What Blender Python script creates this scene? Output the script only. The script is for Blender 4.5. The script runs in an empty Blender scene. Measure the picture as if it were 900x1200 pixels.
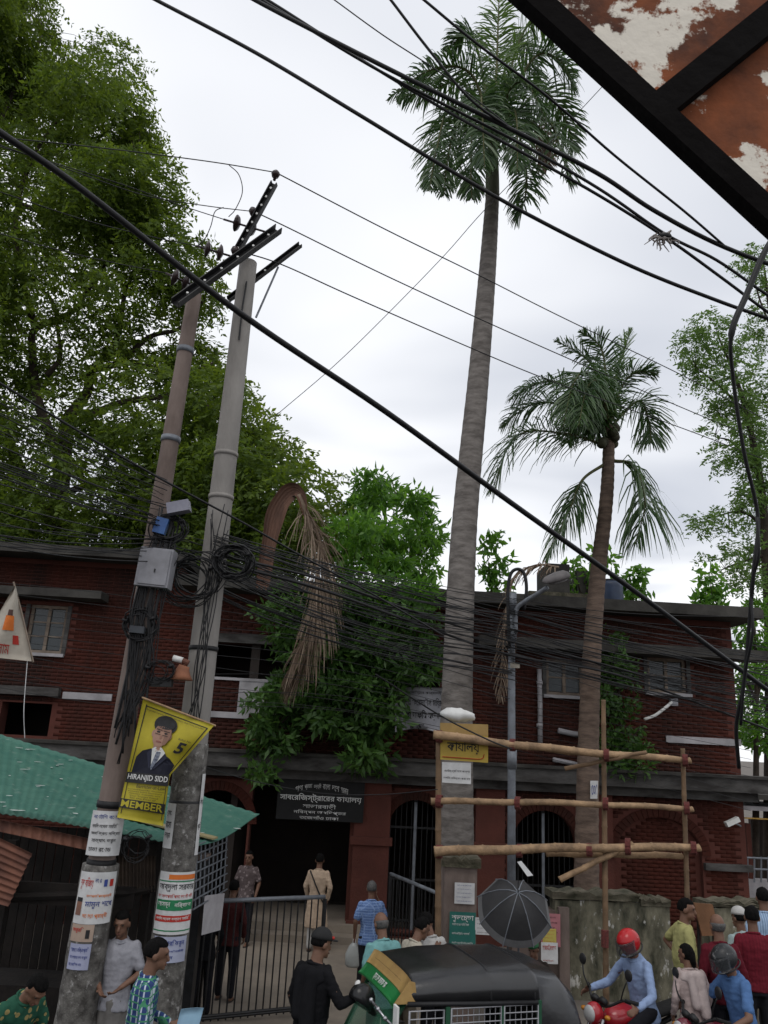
import bpy, bmesh, math, random
import numpy as np
from mathutils import Vector, Matrix, Euler, Quaternion
random.seed(7); rng = np.random.default_rng(7)
R = math.radians
sc = bpy.context.scene
col = sc.collection

# ------------------------------------------------------------------ camera
F = 925.0                              # focal length in pixels of a 900 x 1200 picture
CAM = Vector((0, 0, 4.0))
cd = bpy.data.cameras.new('camera'); cam = bpy.data.objects.new('camera', cd); col.objects.link(cam)
CR = Matrix.Rotation(R(90 + 16), 3, 'X') @ Matrix.Rotation(R(3.0), 3, 'Z')
cam.matrix_world = Matrix.Translation(CAM) @ CR.to_4x4()
cd.sensor_fit = 'VERTICAL'; cd.sensor_height = 36; cd.lens = F / 1200 * 36
cd.clip_start = .05; cd.clip_end = 2000
sc.camera = cam

# ------------------------------------------------------------------ sky, sun, exposure
SUN_EL, SUN_AZ = R(62), R(200)
w = bpy.data.worlds.new('World'); sc.world = w; w.use_nodes = True
nt = w.node_tree; nt.nodes.clear()
def N(t, kind, **kw):
    n = t.nodes.new(kind)
    for k, v in kw.items(): setattr(n, k, v)
    return n
out = N(nt, 'ShaderNodeOutputWorld'); bg = N(nt, 'ShaderNodeBackground')
sky = N(nt, 'ShaderNodeTexSky'); sky.sky_type = 'NISHITA'; sky.sun_disc = False
sky.sun_elevation = SUN_EL; sky.sun_rotation = SUN_AZ; sky.air_density = 1; sky.dust_density = 3
tc = N(nt, 'ShaderNodeTexCoord')
sep = N(nt, 'ShaderNodeSeparateXYZ'); nt.links.new(tc.outputs['Generated'], sep.inputs[0])
mz = N(nt, 'ShaderNodeMath', operation='MAXIMUM'); mz.inputs[1].default_value = .12; nt.links.new(sep.outputs[2], mz.inputs[0])
dv = N(nt, 'ShaderNodeVectorMath', operation='DIVIDE'); nt.links.new(tc.outputs['Generated'], dv.inputs[0])
cmb = N(nt, 'ShaderNodeCombineXYZ')
for i in range(3): nt.links.new(mz.outputs[0], cmb.inputs[i])
nt.links.new(cmb.outputs[0], dv.inputs[1])
no = N(nt, 'ShaderNodeTexNoise'); no.inputs['Scale'].default_value = .6; no.inputs['Detail'].default_value = 3.5; no.inputs['Roughness'].default_value = .45
no.inputs['Distortion'].default_value = .5
mp = N(nt, 'ShaderNodeMapping'); mp.inputs['Location'].default_value = (1.7, .35, 0); nt.links.new(dv.outputs[0], mp.inputs[0]); nt.links.new(mp.outputs[0], no.inputs['Vector'])
cr = N(nt, 'ShaderNodeValToRGB'); nt.links.new(no.outputs['Fac'], cr.inputs[0])
cr.color_ramp.elements[0].position = .32; cr.color_ramp.elements[0].color = (.5, .53, .6, 1)
cr.color_ramp.elements[1].position = .62; cr.color_ramp.elements[1].color = (.93, .94, .965, 1)
sm = N(nt, 'ShaderNodeVectorMath', operation='SCALE'); sm.inputs['Scale'].default_value = .09; nt.links.new(sky.outputs[0], sm.inputs[0])
mx = N(nt, 'ShaderNodeMix', data_type='RGBA'); mx.inputs[0].default_value = .93
nt.links.new(sm.outputs[0], mx.inputs[6]); nt.links.new(cr.outputs[0], mx.inputs[7])
nt.links.new(mx.outputs[2], bg.inputs[0]); bg.inputs[1].default_value = 1.0
nt.links.new(bg.outputs[0], out.inputs[0])
sl = bpy.data.lights.new('sun', 'SUN'); sl.energy = .5; sl.angle = R(25); sl.color = (1, .96, .9)
so = bpy.data.objects.new('sun', sl); col.objects.link(so)
sd = Vector((math.sin(SUN_AZ) * math.cos(SUN_EL), math.cos(SUN_AZ) * math.cos(SUN_EL), math.sin(SUN_EL)))
so.rotation_euler = sd.to_track_quat('Z', 'Y').to_euler()
vs = sc.view_settings; vs.view_transform = 'Standard'; vs.look = 'None'; vs.exposure = .28; vs.gamma = 1; vs.use_curve_mapping = False
sc.cycles.max_bounces = 6; sc.cycles.transparent_max_bounces = 12
try: sc.cycles.use_denoising = True
except Exception: pass

# ------------------------------------------------------------------ finding places
def ray(px, py): return CR @ Vector(((px - 450) / F, (600 - py) / F, -1))
def at(px, py, Y):
    d = ray(px, py); return CAM + d * (Y / d.y)
def at_z(px, py, z):                    # the spot at height z seen there
    d = ray(px, py); return CAM + d * ((z - CAM.z) / d.z)
def on_ground(px, Y, z=0.0):            # the spot at depth Y and height z in that column
    a = CR.col[0]; b = CR.col[2]; k = (px - 450) / F    # a.(P)= -k*b.(P)
    n = a + b * k
    return Vector((-(n.y * Y + n.z * (z - CAM.z)) / n.x, Y, z))
def mpp(Y): return Y / F * 1.02         # metres per pixel at depth Y, about
FA = on_ground(0, 18.0); FB = on_ground(870, 18.5)
U = (FB - FA).normalized(); NB = Vector((-U.y, U.x, 0))
def uz(px, py, d=0.0):                  # along and up the office front
    r = ray(px, py); t = ((FA + NB * d - CAM).dot(NB)) / r.dot(NB); p = CAM + r * t
    return (p - FA).dot(U), p.z
def fp(u, d, z): return FA + U * u + NB * d + Vector((0, 0, z))

# ------------------------------------------------------------------ mesh helpers
WS = bpy.data.scenes.new('workshop')      # a side scene for turning text and modifiers into meshes; removed at the end
def evaluated(o):
    vl = WS.view_layers[0]; vl.update(); dg = vl.depsgraph; dg.update(); return o.evaluated_get(dg)
class MB:
    def __init__(s): s.v = []; s.f = []; s.m = []; s.n = 0
    def add(s, vs, fs, m=0):
        k = s.n; s.v.extend([tuple(p) for p in vs]); s.n += len(vs)
        for f in fs: s.f.append(tuple(i + k for i in f)); s.m.append(m)
        return s
    def hexa(s, c, m=0):               # eight corners: four below, four above
        return s.add(c, [(3, 2, 1, 0), (4, 5, 6, 7), (0, 1, 5, 4), (1, 2, 6, 5), (2, 3, 7, 6), (3, 0, 4, 7)], m)
    def box(s, c, sz, rot=None, m=0):
        x, y, z = sz[0] / 2, sz[1] / 2, sz[2] / 2; c = Vector(c)
        p = [Vector(q) for q in ((-x, -y, -z), (x, -y, -z), (x, y, -z), (-x, y, -z), (-x, -y, z), (x, -y, z), (x, y, z), (-x, y, z))]
        if rot is not None: p = [rot @ q for q in p]
        return s.hexa([c + q for q in p], m)
    def fbox(s, u0, u1, d0, d1, z0, z1, m=0):
        return s.hexa([fp(u0, d0, z0), fp(u1, d0, z0), fp(u1, d1, z0), fp(u0, d1, z0), fp(u0, d0, z1), fp(u1, d0, z1), fp(u1, d1, z1), fp(u0, d1, z1)], m)
    def tube(s, pts, r, n=8, cap=True, m=0):
        pts = [Vector(p) for p in pts]; L = len(pts)
        if not hasattr(r, '__len__'): r = [r] * L
        t0 = (pts[1] - pts[0]).normalized()
        a = Vector((0, 0, 1)) if abs(t0.z) < .9 else Vector((1, 0, 0))
        x = t0.cross(a).normalized(); vs = []
        for i in range(L):
            t = (pts[min(i + 1, L - 1)] - pts[max(i - 1, 0)])
            t = t.normalized() if t.length > 1e-9 else t0
            x = (x - t * x.dot(t)); x = x.normalized() if x.length > 1e-6 else t.orthogonal().normalized()
            y = t.cross(x)
            for k in range(n):
                an = 2 * math.pi * k / n
                vs.append(pts[i] + (x * math.cos(an) + y * math.sin(an)) * r[i])
        fs = [(i * n + k, i * n + (k + 1) % n, (i + 1) * n + (k + 1) % n, (i + 1) * n + k) for i in range(L - 1) for k in range(n)]
        if cap: fs += [tuple(range(n - 1, -1, -1)), tuple((L - 1) * n + k for k in range(n))]
        return s.add(vs, fs, m)
    def ball(s, c, r, n=10, k=7, m=0, rot=None):
        c = Vector(c)
        if not hasattr(r, '__len__'): r = (r, r, r)
        vs = []; fs = []
        for i in range(1, k):
            ph = math.pi * i / k
            for j in range(n):
                th = 2 * math.pi * j / n
                q = Vector((r[0] * math.sin(ph) * math.cos(th), r[1] * math.sin(ph) * math.sin(th), r[2] * math.cos(ph)))
                vs.append(c + (rot @ q if rot is not None else q))
        tz = Vector((0, 0, r[2])); tz = rot @ tz if rot is not None else tz
        vs += [c + tz, c - tz]; T = len(vs) - 2
        for i in range(k - 2):
            for j in range(n): fs.append((i * n + j, (i + 1) * n + j, (i + 1) * n + (j + 1) % n, i * n + (j + 1) % n))
        for j in range(n):
            fs.append((T, j, (j + 1) % n)); fs.append((T + 1, (k - 2) * n + (j + 1) % n, (k - 2) * n + j))
        return s.add(vs, fs, m)
    def loft(s, rings, cap=True, m=0, closed=True):
        n = len(rings[0]); vs = [p for r_ in rings for p in r_]
        e = n if closed else n - 1
        fs = [(i * n + k, i * n + (k + 1) % n, (i + 1) * n + (k + 1) % n, (i + 1) * n + k) for i in range(len(rings) - 1) for k in range(e)]
        if cap and closed: fs += [tuple(range(n - 1, -1, -1)), tuple((len(rings) - 1) * n + k for k in range(n))]
        return s.add(vs, fs, m)
    def sheet(s, fn, nu, nv, th=None, m=0):   # a surface over s,t in 0..1; th = thickness vector
        P = [Vector(fn(i / nu, j / nv)) for j in range(nv + 1) for i in range(nu + 1)]
        fs = [(j * (nu + 1) + i, j * (nu + 1) + i + 1, (j + 1) * (nu + 1) + i + 1, (j + 1) * (nu + 1) + i) for j in range(nv) for i in range(nu)]
        if th is not None:
            k = len(P); th = Vector(th); Q = [p + th for p in P]
            fs2 = [tuple(i + k for i in reversed(f)) for f in fs]
            rim = [i for i in range(nu + 1)] + [j * (nu + 1) + nu for j in range(1, nv + 1)] + [nv * (nu + 1) + i for i in range(nu - 1, -1, -1)] + [j * (nu + 1) for j in range(nv - 1, 0, -1)]
            fs3 = [(rim[a], rim[(a + 1) % len(rim)], rim[(a + 1) % len(rim)] + k, rim[a] + k) for a in range(len(rim))]
            return s.add(P + Q, fs + fs2 + fs3, m)
        return s.add(P, fs, m)
    def slab(s, poly, th, m=0):            # a flat outline with thickness vector th
        n = len(poly); poly = [Vector(p) for p in poly]; th = Vector(th)
        return s.add(poly + [p + th for p in poly], [tuple(range(n)), tuple(range(2 * n - 1, n - 1, -1))] + [(i, i + n, (i + 1) % n + n, (i + 1) % n) for i in range(n)], m)
ORG = {}
def link_mesh(name, me, mats, parent, smooth):
    for mt in (mats if isinstance(mats, (list, tuple)) else [mats]): me.materials.append(mt)
    if smooth: me.polygons.foreach_set('use_smooth', [True] * len(me.polygons))
    o = bpy.data.objects.new(name, me); col.objects.link(o)
    if parent is not None: o.parent = parent; ORG[o.name] = ORG[parent.name]
    else: ORG[o.name] = Vector((0, 0, 0))
    return o
def build(name, mb, mats, parent=None, smooth=False):
    org = ORG[parent.name] if parent is not None else Vector((0, 0, 0))
    if parent is None and mb.v:           # a thing that is one mesh sits on its own base point
        a = np.array([tuple(p) for p in mb.v]); org = Vector((a[:, 0].mean(), a[:, 1].mean(), a[:, 2].min()))
    me = bpy.data.meshes.new(name)
    me.from_pydata([(p[0] - org[0], p[1] - org[1], p[2] - org[2]) for p in mb.v], [], mb.f)
    if any(mb.m): me.polygons.foreach_set('material_index', mb.m)
    me.update()
    o = link_mesh(name, me, mats, parent, smooth)
    if parent is None: o.location = org; ORG[o.name] = org
    return o
def build_np(name, V, Q, mats, parent=None, smooth=False):   # V (n,3), Q (m,4) quads
    org = ORG[parent.name] if parent is not None else Vector((0, 0, 0))
    V = np.asarray(V, dtype=np.float32) - np.array(org, dtype=np.float32); Q = np.asarray(Q, dtype=np.int32)
    me = bpy.data.meshes.new(name); k = Q.shape[1]
    me.vertices.add(len(V)); me.vertices.foreach_set('co', V.ravel())
    me.loops.add(Q.size); me.loops.foreach_set('vertex_index', Q.ravel())
    me.polygons.add(len(Q)); me.polygons.foreach_set('loop_start', np.arange(0, Q.size, k, dtype=np.int32))
    me.update(calc_edges=True); me.validate()
    return link_mesh(name, me, mats, parent, smooth)
def thing(name, label, cat, loc, group=None):
    o = bpy.data.objects.new(name, None); col.objects.link(o); o.location = loc; o.empty_display_size = .2
    ORG[o.name] = Vector(loc); o['label'] = label; o['category'] = cat
    if group: o['group'] = group
    return o
def tag(o, label, cat, group=None):
    o['label'] = label; o['category'] = cat
    if group: o['group'] = group
    return o
def struct(o): o['kind'] = 'structure'; return o
def spline(pts, n=10):
    P = [Vector(p) for p in pts]; P = [P[0] * 2 - P[1]] + P + [P[-1] * 2 - P[-2]]; o = []
    for i in range(1, len(P) - 2):
        for k in range(n):
            t = k / n; a, b, c, d = P[i - 1], P[i], P[i + 1], P[i + 2]
            o.append(.5 * ((2 * b) + (c - a) * t + (2 * a - 5 * b + 4 * c - d) * t * t + (3 * b - a - 3 * c + d) * t ** 3))
    o.append(P[-2]); return o
def lerp(a, b, t): return a + (b - a) * t

# ------------------------------------------------------------------ materials
SHADE_DIM = .84                             # base colours darkened in place of shade from unbuilt camera-side houses
def mat(name, c1, c2=None, scale=4, rough=.75, bump=.15, bscale=None, metal=0, spec=.35, detail=6, stretch=(1, 1, 1), lo=.35, hi=.65, c3=None):
    m = bpy.data.materials.new(name); m.use_nodes = True; t = m.node_tree; b = t.nodes['Principled BSDF']
    b.inputs['Roughness'].default_value = rough; b.inputs['Metallic'].default_value = metal
    b.inputs['Specular IOR Level'].default_value = spec
    if c2 is None: c2 = tuple(x * .72 for x in c1)
    c1, c2 = tuple(x * SHADE_DIM for x in c1), tuple(x * SHADE_DIM for x in c2)
    if c3 is not None: c3 = tuple(x * SHADE_DIM for x in c3)
    tx = N(t, 'ShaderNodeTexCoord'); mp = N(t, 'ShaderNodeMapping'); mp.inputs['Scale'].default_value = stretch
    t.links.new(tx.outputs['Object'], mp.inputs[0])
    n1 = N(t, 'ShaderNodeTexNoise'); n1.inputs['Scale'].default_value = scale; n1.inputs['Detail'].default_value = detail; n1.inputs['Roughness'].default_value = .62
    t.links.new(mp.outputs[0], n1.inputs['Vector'])
    r = N(t, 'ShaderNodeValToRGB'); r.color_ramp.elements[0].position = lo; r.color_ramp.elements[1].position = hi
    r.color_ramp.elements[0].color = (*c2, 1); r.color_ramp.elements[1].color = (*c1, 1)
    if c3 is not None:
        e = r.color_ramp.elements.new((lo + hi) / 2); e.color = (*c3, 1)
    t.links.new(n1.outputs['Fac'], r.inputs[0]); t.links.new(r.outputs[0], b.inputs['Base Color'])
    if bump:
        n2 = N(t, 'ShaderNodeTexNoise'); n2.inputs['Scale'].default_value = bscale or scale * 6; n2.inputs['Detail'].default_value = 4
        t.links.new(mp.outputs[0], n2.inputs['Vector'])
        bp = N(t, 'ShaderNodeBump'); bp.inputs['Strength'].default_value = bump; bp.inputs['Distance'].default_value = .02
        t.links.new(n2.outputs['Fac'], bp.inputs['Height']); t.links.new(bp.outputs[0], b.inputs['Normal'])
    return m
def island_mat(name, cols, rough=.6, trans=0.0, scale=3, bump=0, gloss=.3, noise=.35, soot=0):   # colour varies from piece to piece
    m = bpy.data.materials.new(name); m.use_nodes = True; t = m.node_tree; b = t.nodes['Principled BSDF']
    b.inputs['Roughness'].default_value = rough; b.inputs['Specular IOR Level'].default_value = gloss
    g = N(t, 'ShaderNodeNewGeometry'); r = N(t, 'ShaderNodeValToRGB'); els = r.color_ramp.elements
    for i, c in enumerate(cols):
        p = i / (len(cols) - 1)
        e = els[0] if i == 0 else (els[1] if i == len(cols) - 1 else els.new(p)); e.position = p; e.color = (*c, 1)
    tx = N(t, 'ShaderNodeTexCoord'); n1 = N(t, 'ShaderNodeTexNoise'); n1.inputs['Scale'].default_value = scale; t.links.new(tx.outputs['Object'], n1.inputs['Vector'])
    mm = N(t, 'ShaderNodeMix', data_type='FLOAT'); mm.inputs[0].default_value = noise
    t.links.new(g.outputs['Random Per Island'], mm.inputs[2]); t.links.new(n1.outputs['Fac'], mm.inputs[3])
    t.links.new(mm.outputs[0], r.inputs[0]); t.links.new(r.outputs[0], b.inputs['Base Color'])
    if soot:                               # soot and damp in big soft blotches
        n3 = N(t, 'ShaderNodeTexNoise'); n3.inputs['Scale'].default_value = .55; n3.inputs['Detail'].default_value = 7; n3.inputs['Roughness'].default_value = .68; m3 = N(t, 'ShaderNodeMapping'); m3.inputs['Scale'].default_value = (1.5, 1.5, .5); t.links.new(tx.outputs['Object'], m3.inputs[0]); t.links.new(m3.outputs[0], n3.inputs['Vector'])
        r3 = N(t, 'ShaderNodeMapRange'); r3.inputs[1].default_value = .38; r3.inputs[2].default_value = .62; r3.inputs[3].default_value = 0; r3.inputs[4].default_value = soot; t.links.new(n3.outputs['Fac'], r3.inputs[0])
        x3 = N(t, 'ShaderNodeMix', data_type='RGBA'); x3.inputs[7].default_value = (.022, .015, .013, 1); t.links.new(r3.outputs[0], x3.inputs[0]); t.links.new(r.outputs[0], x3.inputs[6]); t.links.new(x3.outputs[2], b.inputs['Base Color'])
    if bump:
        n2 = N(t, 'ShaderNodeTexNoise'); n2.inputs['Scale'].default_value = 60; t.links.new(tx.outputs['Object'], n2.inputs['Vector'])
        bp = N(t, 'ShaderNodeBump'); bp.inputs['Strength'].default_value = bump; bp.inputs['Distance'].default_value = .01
        t.links.new(n2.outputs['Fac'], bp.inputs['Height']); t.links.new(bp.outputs[0], b.inputs['Normal'])
    if trans:
        tr = N(t, 'ShaderNodeBsdfTranslucent'); ms = N(t, 'ShaderNodeMixShader'); ms.inputs[0].default_value = trans
        hs = N(t, 'ShaderNodeHueSaturation'); hs.inputs['Hue'].default_value = .485; hs.inputs['Value'].default_value = 1.7; hs.inputs['Saturation'].default_value = 1.1
        t.links.new(r.outputs[0], hs.inputs['Color']); t.links.new(hs.outputs[0], tr.inputs[0])
        t.links.new(b.outputs[0], ms.inputs[1]); t.links.new(tr.outputs[0], ms.inputs[2]); t.links.new(ms.outputs[0], t.nodes['Material Output'].inputs[0])
    return m
def glass_mat(name, c, rough=.08, alpha=.35):
    m = bpy.data.materials.new(name); m.use_nodes = True; t = m.node_tree; b = t.nodes['Principled BSDF']
    n = N(t, 'ShaderNodeTexNoise'); n.inputs['Scale'].default_value = 6; r = N(t, 'ShaderNodeMapRange'); r.inputs[3].default_value = rough; r.inputs[4].default_value = rough + .15
    t.links.new(n.outputs['Fac'], r.inputs[0]); t.links.new(r.outputs[0], b.inputs['Roughness'])
    b.inputs['Base Color'].default_value = (*c, 1); b.inputs['Alpha'].default_value = alpha
    return m
def patch_mat(name, base, paint, scale=5, thr=.55, soft=.03, b2=None, rough=.8, bump=.4, stretch=(1, 1, 1), loc=(3.1, 1.7, .6)):  # paint or paper left in flakes over a base
    m = mat(name, base, b2, scale=scale * .8, rough=rough, bump=bump, stretch=stretch); t = m.node_tree; b = t.nodes['Principled BSDF']
    src = b.inputs['Base Color'].links[0].from_socket
    tx = N(t, 'ShaderNodeTexCoord'); mp = N(t, 'ShaderNodeMapping'); mp.inputs['Location'].default_value = loc; mp.inputs['Scale'].default_value = stretch
    t.links.new(tx.outputs['Object'], mp.inputs[0])
    n = N(t, 'ShaderNodeTexNoise'); n.inputs['Scale'].default_value = scale; n.inputs['Detail'].default_value = 8; n.inputs['Roughness'].default_value = .65
    t.links.new(mp.outputs[0], n.inputs['Vector'])
    r = N(t, 'ShaderNodeMapRange'); r.inputs[1].default_value = thr; r.inputs[2].default_value = thr + soft; t.links.new(n.outputs['Fac'], r.inputs[0])
    x = N(t, 'ShaderNodeMix', data_type='RGBA'); x.inputs[7].default_value = (*paint, 1)
    t.links.new(r.outputs[0], x.inputs[0]); t.links.new(src, x.inputs[6]); t.links.new(x.outputs[2], b.inputs['Base Color'])
    return m
def cloth(name, c1, c2=None, kind='plain', scale=10, c3=None):
    m = mat(name, c1, c2 if c2 and kind == 'plain' else tuple(x * .8 for x in c1), scale=14, rough=.9, bump=.25, bscale=30, spec=.1); t = m.node_tree; b = t.nodes['Principled BSDF']
    if kind == 'plain': return m
    src = b.inputs['Base Color'].links[0].from_socket
    tx = N(t, 'ShaderNodeTexCoord'); last = src
    def over(fac, c):
        nonlocal last
        x = N(t, 'ShaderNodeMix', data_type='RGBA'); x.inputs[7].default_value = (*c, 1); t.links.new(fac, x.inputs[0]); t.links.new(last, x.inputs[6]); last = x.outputs[2]
    def band(axis, sc_, th):
        wv = N(t, 'ShaderNodeTexWave'); wv.bands_direction = axis; wv.inputs['Scale'].default_value = sc_; wv.inputs['Distortion'].default_value = .8; wv.inputs['Detail Scale'].default_value = .5
        t.links.new(tx.outputs['Object'], wv.inputs[0])
        g = N(t, 'ShaderNodeMath', operation='GREATER_THAN'); g.inputs[1].default_value = th; t.links.new(wv.outputs['Fac'], g.inputs[0]); return g.outputs[0]
    if kind == 'plaid': over(band('X', scale, .86), c3); over(band('Z', scale, .88), c2); over(band('Y', scale, .93), c2)
    if kind == 'stripe': over(band('X', scale, .7), c3)
    if kind == 'floral':
        v = N(t, 'ShaderNodeTexVoronoi'); v.inputs['Scale'].default_value = scale; t.links.new(tx.outputs['Object'], v.inputs['Vector'])
        g = N(t, 'ShaderNodeMath', operation='LESS_THAN'); g.inputs[1].default_value = .33; t.links.new(v.outputs['Distance'], g.inputs[0]); over(g.outputs[0], c3)
    t.links.new(last, b.inputs['Base Color']); return m

black_cable = mat('black cable sheath', (.012, .012, .014), (.006, .006, .007), scale=30, rough=.55, bump=.1)
wire_mat = mat('thin wire', (.02, .02, .022), (.01, .01, .011), scale=20, rough=.6, bump=0)
concrete = mat('pole concrete', (.36, .34, .315), (.23, .215, .2), scale=3, rough=.9, bump=.35, bscale=35, stretch=(1, 1, .35), lo=.3, hi=.7)
concrete_old = mat('weathered brown concrete', (.25, .195, .17), (.14, .105, .09), scale=3, rough=.9, bump=.35, bscale=35, stretch=(1, 1, .35))
pole_grime = patch_mat('pole grime and torn paper', (.2, .19, .175), (.36, .35, .34), scale=13, thr=.57, soft=.12, b2=(.06, .055, .05))
black_steel = mat('black painted steel', (.02, .02, .022), (.01, .01, .01), scale=12, rough=.5, bump=.08)
galv = mat('galvanised steel', (.23, .25, .28), (.15, .16, .18), scale=6, rough=.55, bump=.1, metal=.3)
grey_box = mat('grey painted sheet metal', (.33, .33, .36), (.24, .24, .26), scale=5, rough=.5, bump=.1)
white_paper = mat('white paper', (.72, .72, .72), (.58, .58, .58), scale=8, rough=.9, bump=.1)
ink = mat('black print', (.03, .03, .035), (.02, .02, .02), scale=9, bump=0)
ink_blue = mat('blue print', (.05, .08, .3), (.04, .06, .22), scale=9, bump=0)
ink_red = mat('red print', (.5, .03, .02), (.4, .03, .02), scale=9, bump=0)
ink_green = mat('green print', (.02, .22, .09), (.02, .17, .07), scale=9, bump=0)
ink_orange = mat('orange print', (.75, .2, .03), (.65, .16, .03), scale=9, bump=0)
ink_white = mat('white print', (.8, .8, .78), (.68, .68, .66), scale=9, bump=0)
brick_wall = mat('red mortar', (.125, .04, .029), (.09, .03, .022), scale=1.2, rough=.95, bump=.4, bscale=20)
brick_mat = island_mat('red brick', [(.066, .019, .013), (.078, .022, .015), (.092, .027, .018), (.07, .022, .016)], rough=.95, scale=.8, bump=.4, gloss=.1, noise=.45, soot=.85)
ledge_mat = mat('stained grey plaster', (.12, .115, .11), (.035, .032, .03), scale=1.6, rough=.95, bump=.3, stretch=(1, 1, 3))
slab_dark = mat('black mould concrete', (.085, .08, .072), (.028, .026, .024), scale=1.3, rough=.95, bump=.4)
white_wash = mat('dirty whitewash', (.5, .48, .5), (.3, .29, .3), scale=2, rough=.9, bump=.2)
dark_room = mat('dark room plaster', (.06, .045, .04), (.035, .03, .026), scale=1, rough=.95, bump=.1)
window_wood = mat('weathered window wood', (.3, .24, .19), (.17, .13, .1), scale=5, rough=.8, bump=.2)
pane_mat = glass_mat('dusty window glass', (.05, .06, .065), .1, .8)
bamboo_mat = mat('bamboo', (.46, .3, .17), (.2, .13, .075), scale=5, rough=.7, bump=.4, stretch=(1, 1, 1))
bamboo_dark = mat('old bamboo', (.24, .15, .085), (.13, .085, .05), scale=4, rough=.75, bump=.15)
rope_mat = mat('red rope', (.2, .05, .045), (.1, .035, .03), scale=30, bump=.4, rough=.95)
moss_wall = patch_mat('mossy wall render', (.26, .24, .17), (.55, .54, .5), scale=5.5, thr=.575, soft=.06, b2=(.025, .028, .016), stretch=(1, 1, .5))
moss_top = mat('mossy coping', (.17, .15, .11), (.05, .05, .03), scale=5, bump=.7, rough=1)
tarp = patch_mat('green sheet roof', (.075, .2, .15), (.27, .32, .28), scale=5, thr=.6, soft=.16, b2=(.04, .15, .115), rough=.6, bump=.2)
rust_sheet = mat('rusty corrugated iron', (.2, .085, .055), (.09, .04, .03), scale=3, rough=.85, bump=.3)
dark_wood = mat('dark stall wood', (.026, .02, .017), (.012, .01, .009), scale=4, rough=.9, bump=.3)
rust_panel = patch_mat('rust under peeling white paint', (.36, .1, .03), (.74, .69, .6), scale=3.4, thr=.495, soft=.03, b2=(.06, .02, .01), rough=.85, bump=.3, loc=(1.3, .4, 2.2))
bark = mat('tree bark', (.07, .052, .04), (.03, .024, .018), scale=4, rough=.95, bump=.8, bscale=18)
palm_bark = mat('royal palm trunk', (.27, .245, .225), (.13, .115, .105), scale=5, rough=.95, bump=.5, bscale=22, stretch=(.7, .7, 2.2))
coco_bark = mat('coconut trunk', (.21, .15, .115), (.1, .07, .055), scale=5, rough=.95, bump=.5, stretch=(.7, .7, 3))
ground_mat = mat('trodden street ground', (.2, .175, .15), (.125, .11, .095), scale=1.3, rough=.95, bump=.3, bscale=25)
path_mat = mat('courtyard concrete', (.3, .255, .205), (.2, .17, .14), scale=1.1, rough=.95, bump=.25, bscale=20)
road_mat = mat('asphalt', (.06, .058, .056), (.04, .039, .038), scale=3, rough=.95, bump=.4, bscale=60)
lf_rain = island_mat('rain tree leaf', [(.022, .056, .013), (.04, .09, .017), (.072, .142, .024), (.16, .23, .035)], rough=.55, trans=.48, scale=.35, noise=.6)
lf_pale = island_mat('pale fine leaf', [(.06, .12, .03), (.09, .17, .04), (.13, .22, .06)], rough=.55, trans=.45, scale=.5)
lf_mango = island_mat('bright broad leaf', [(.04, .12, .02), (.07, .19, .03), (.14, .29, .05)], rough=.4, trans=.5, scale=.7)
lf_vine = island_mat('creeper leaf', [(.018, .052, .014), (.035, .095, .02), (.1, .2, .045)], rough=.4, trans=.35, scale=.9, noise=.5)
lf_palm = island_mat('palm leaflet', [(.022, .058, .022), (.034, .085, .028), (.07, .13, .035)], rough=.4, trans=.25, scale=.8, gloss=.5)
lf_palm_y = island_mat('young palm leaflet', [(.05, .11, .025), (.085, .16, .035), (.12, .2, .05)], rough=.4, trans=.3, scale=.8, gloss=.5)
lf_dead = island_mat('dead palm leaflet', [(.12, .08, .055), (.19, .135, .095), (.3, .235, .175)], rough=.8, trans=.15, scale=.8)
rachis_mat = mat('palm midrib', (.13, .13, .05), (.08, .085, .035), scale=6, bump=.1)

# ================================================================== THE SETTING
g = MB(); g.add([(-900, -300, 0), (900, -300, 0), (900, 900, 0), (-900, 900, 0)], [(0, 1, 2, 3)]); struct(build('ground', g, ground_mat))
FZ = .42                               # the street lies higher than the office yard
g = MB(); g.box((0, 1.3, FZ / 2), (240, 18.6, FZ)); struct(build('road', g, road_mat))
g = MB(); g.box((61.9, 11.72, FZ / 2 + .05), (120, 2.24, FZ + .1)); struct(build('pavement', g, ground_mat))
g = MB(); a0, a1 = on_ground(190, 10.62), on_ground(530, 10.62); b0, b1 = on_ground(270, 18.0), on_ground(470, 18.6)
g.sheet(lambda s, t: (lerp(lerp(a0.x, a1.x, s), lerp(b0.x, b1.x, s), t), lerp(lerp(a0.y, a1.y, s), lerp(b0.y, b1.y, s), t), .014 + max(0, FZ * (1 - 3.2 * t)) + .006 * math.sin(9 * s) * math.sin(7 * t)), 8, 24)
struct(build('courtyard_path', g, path_mat, smooth=True))

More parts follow.
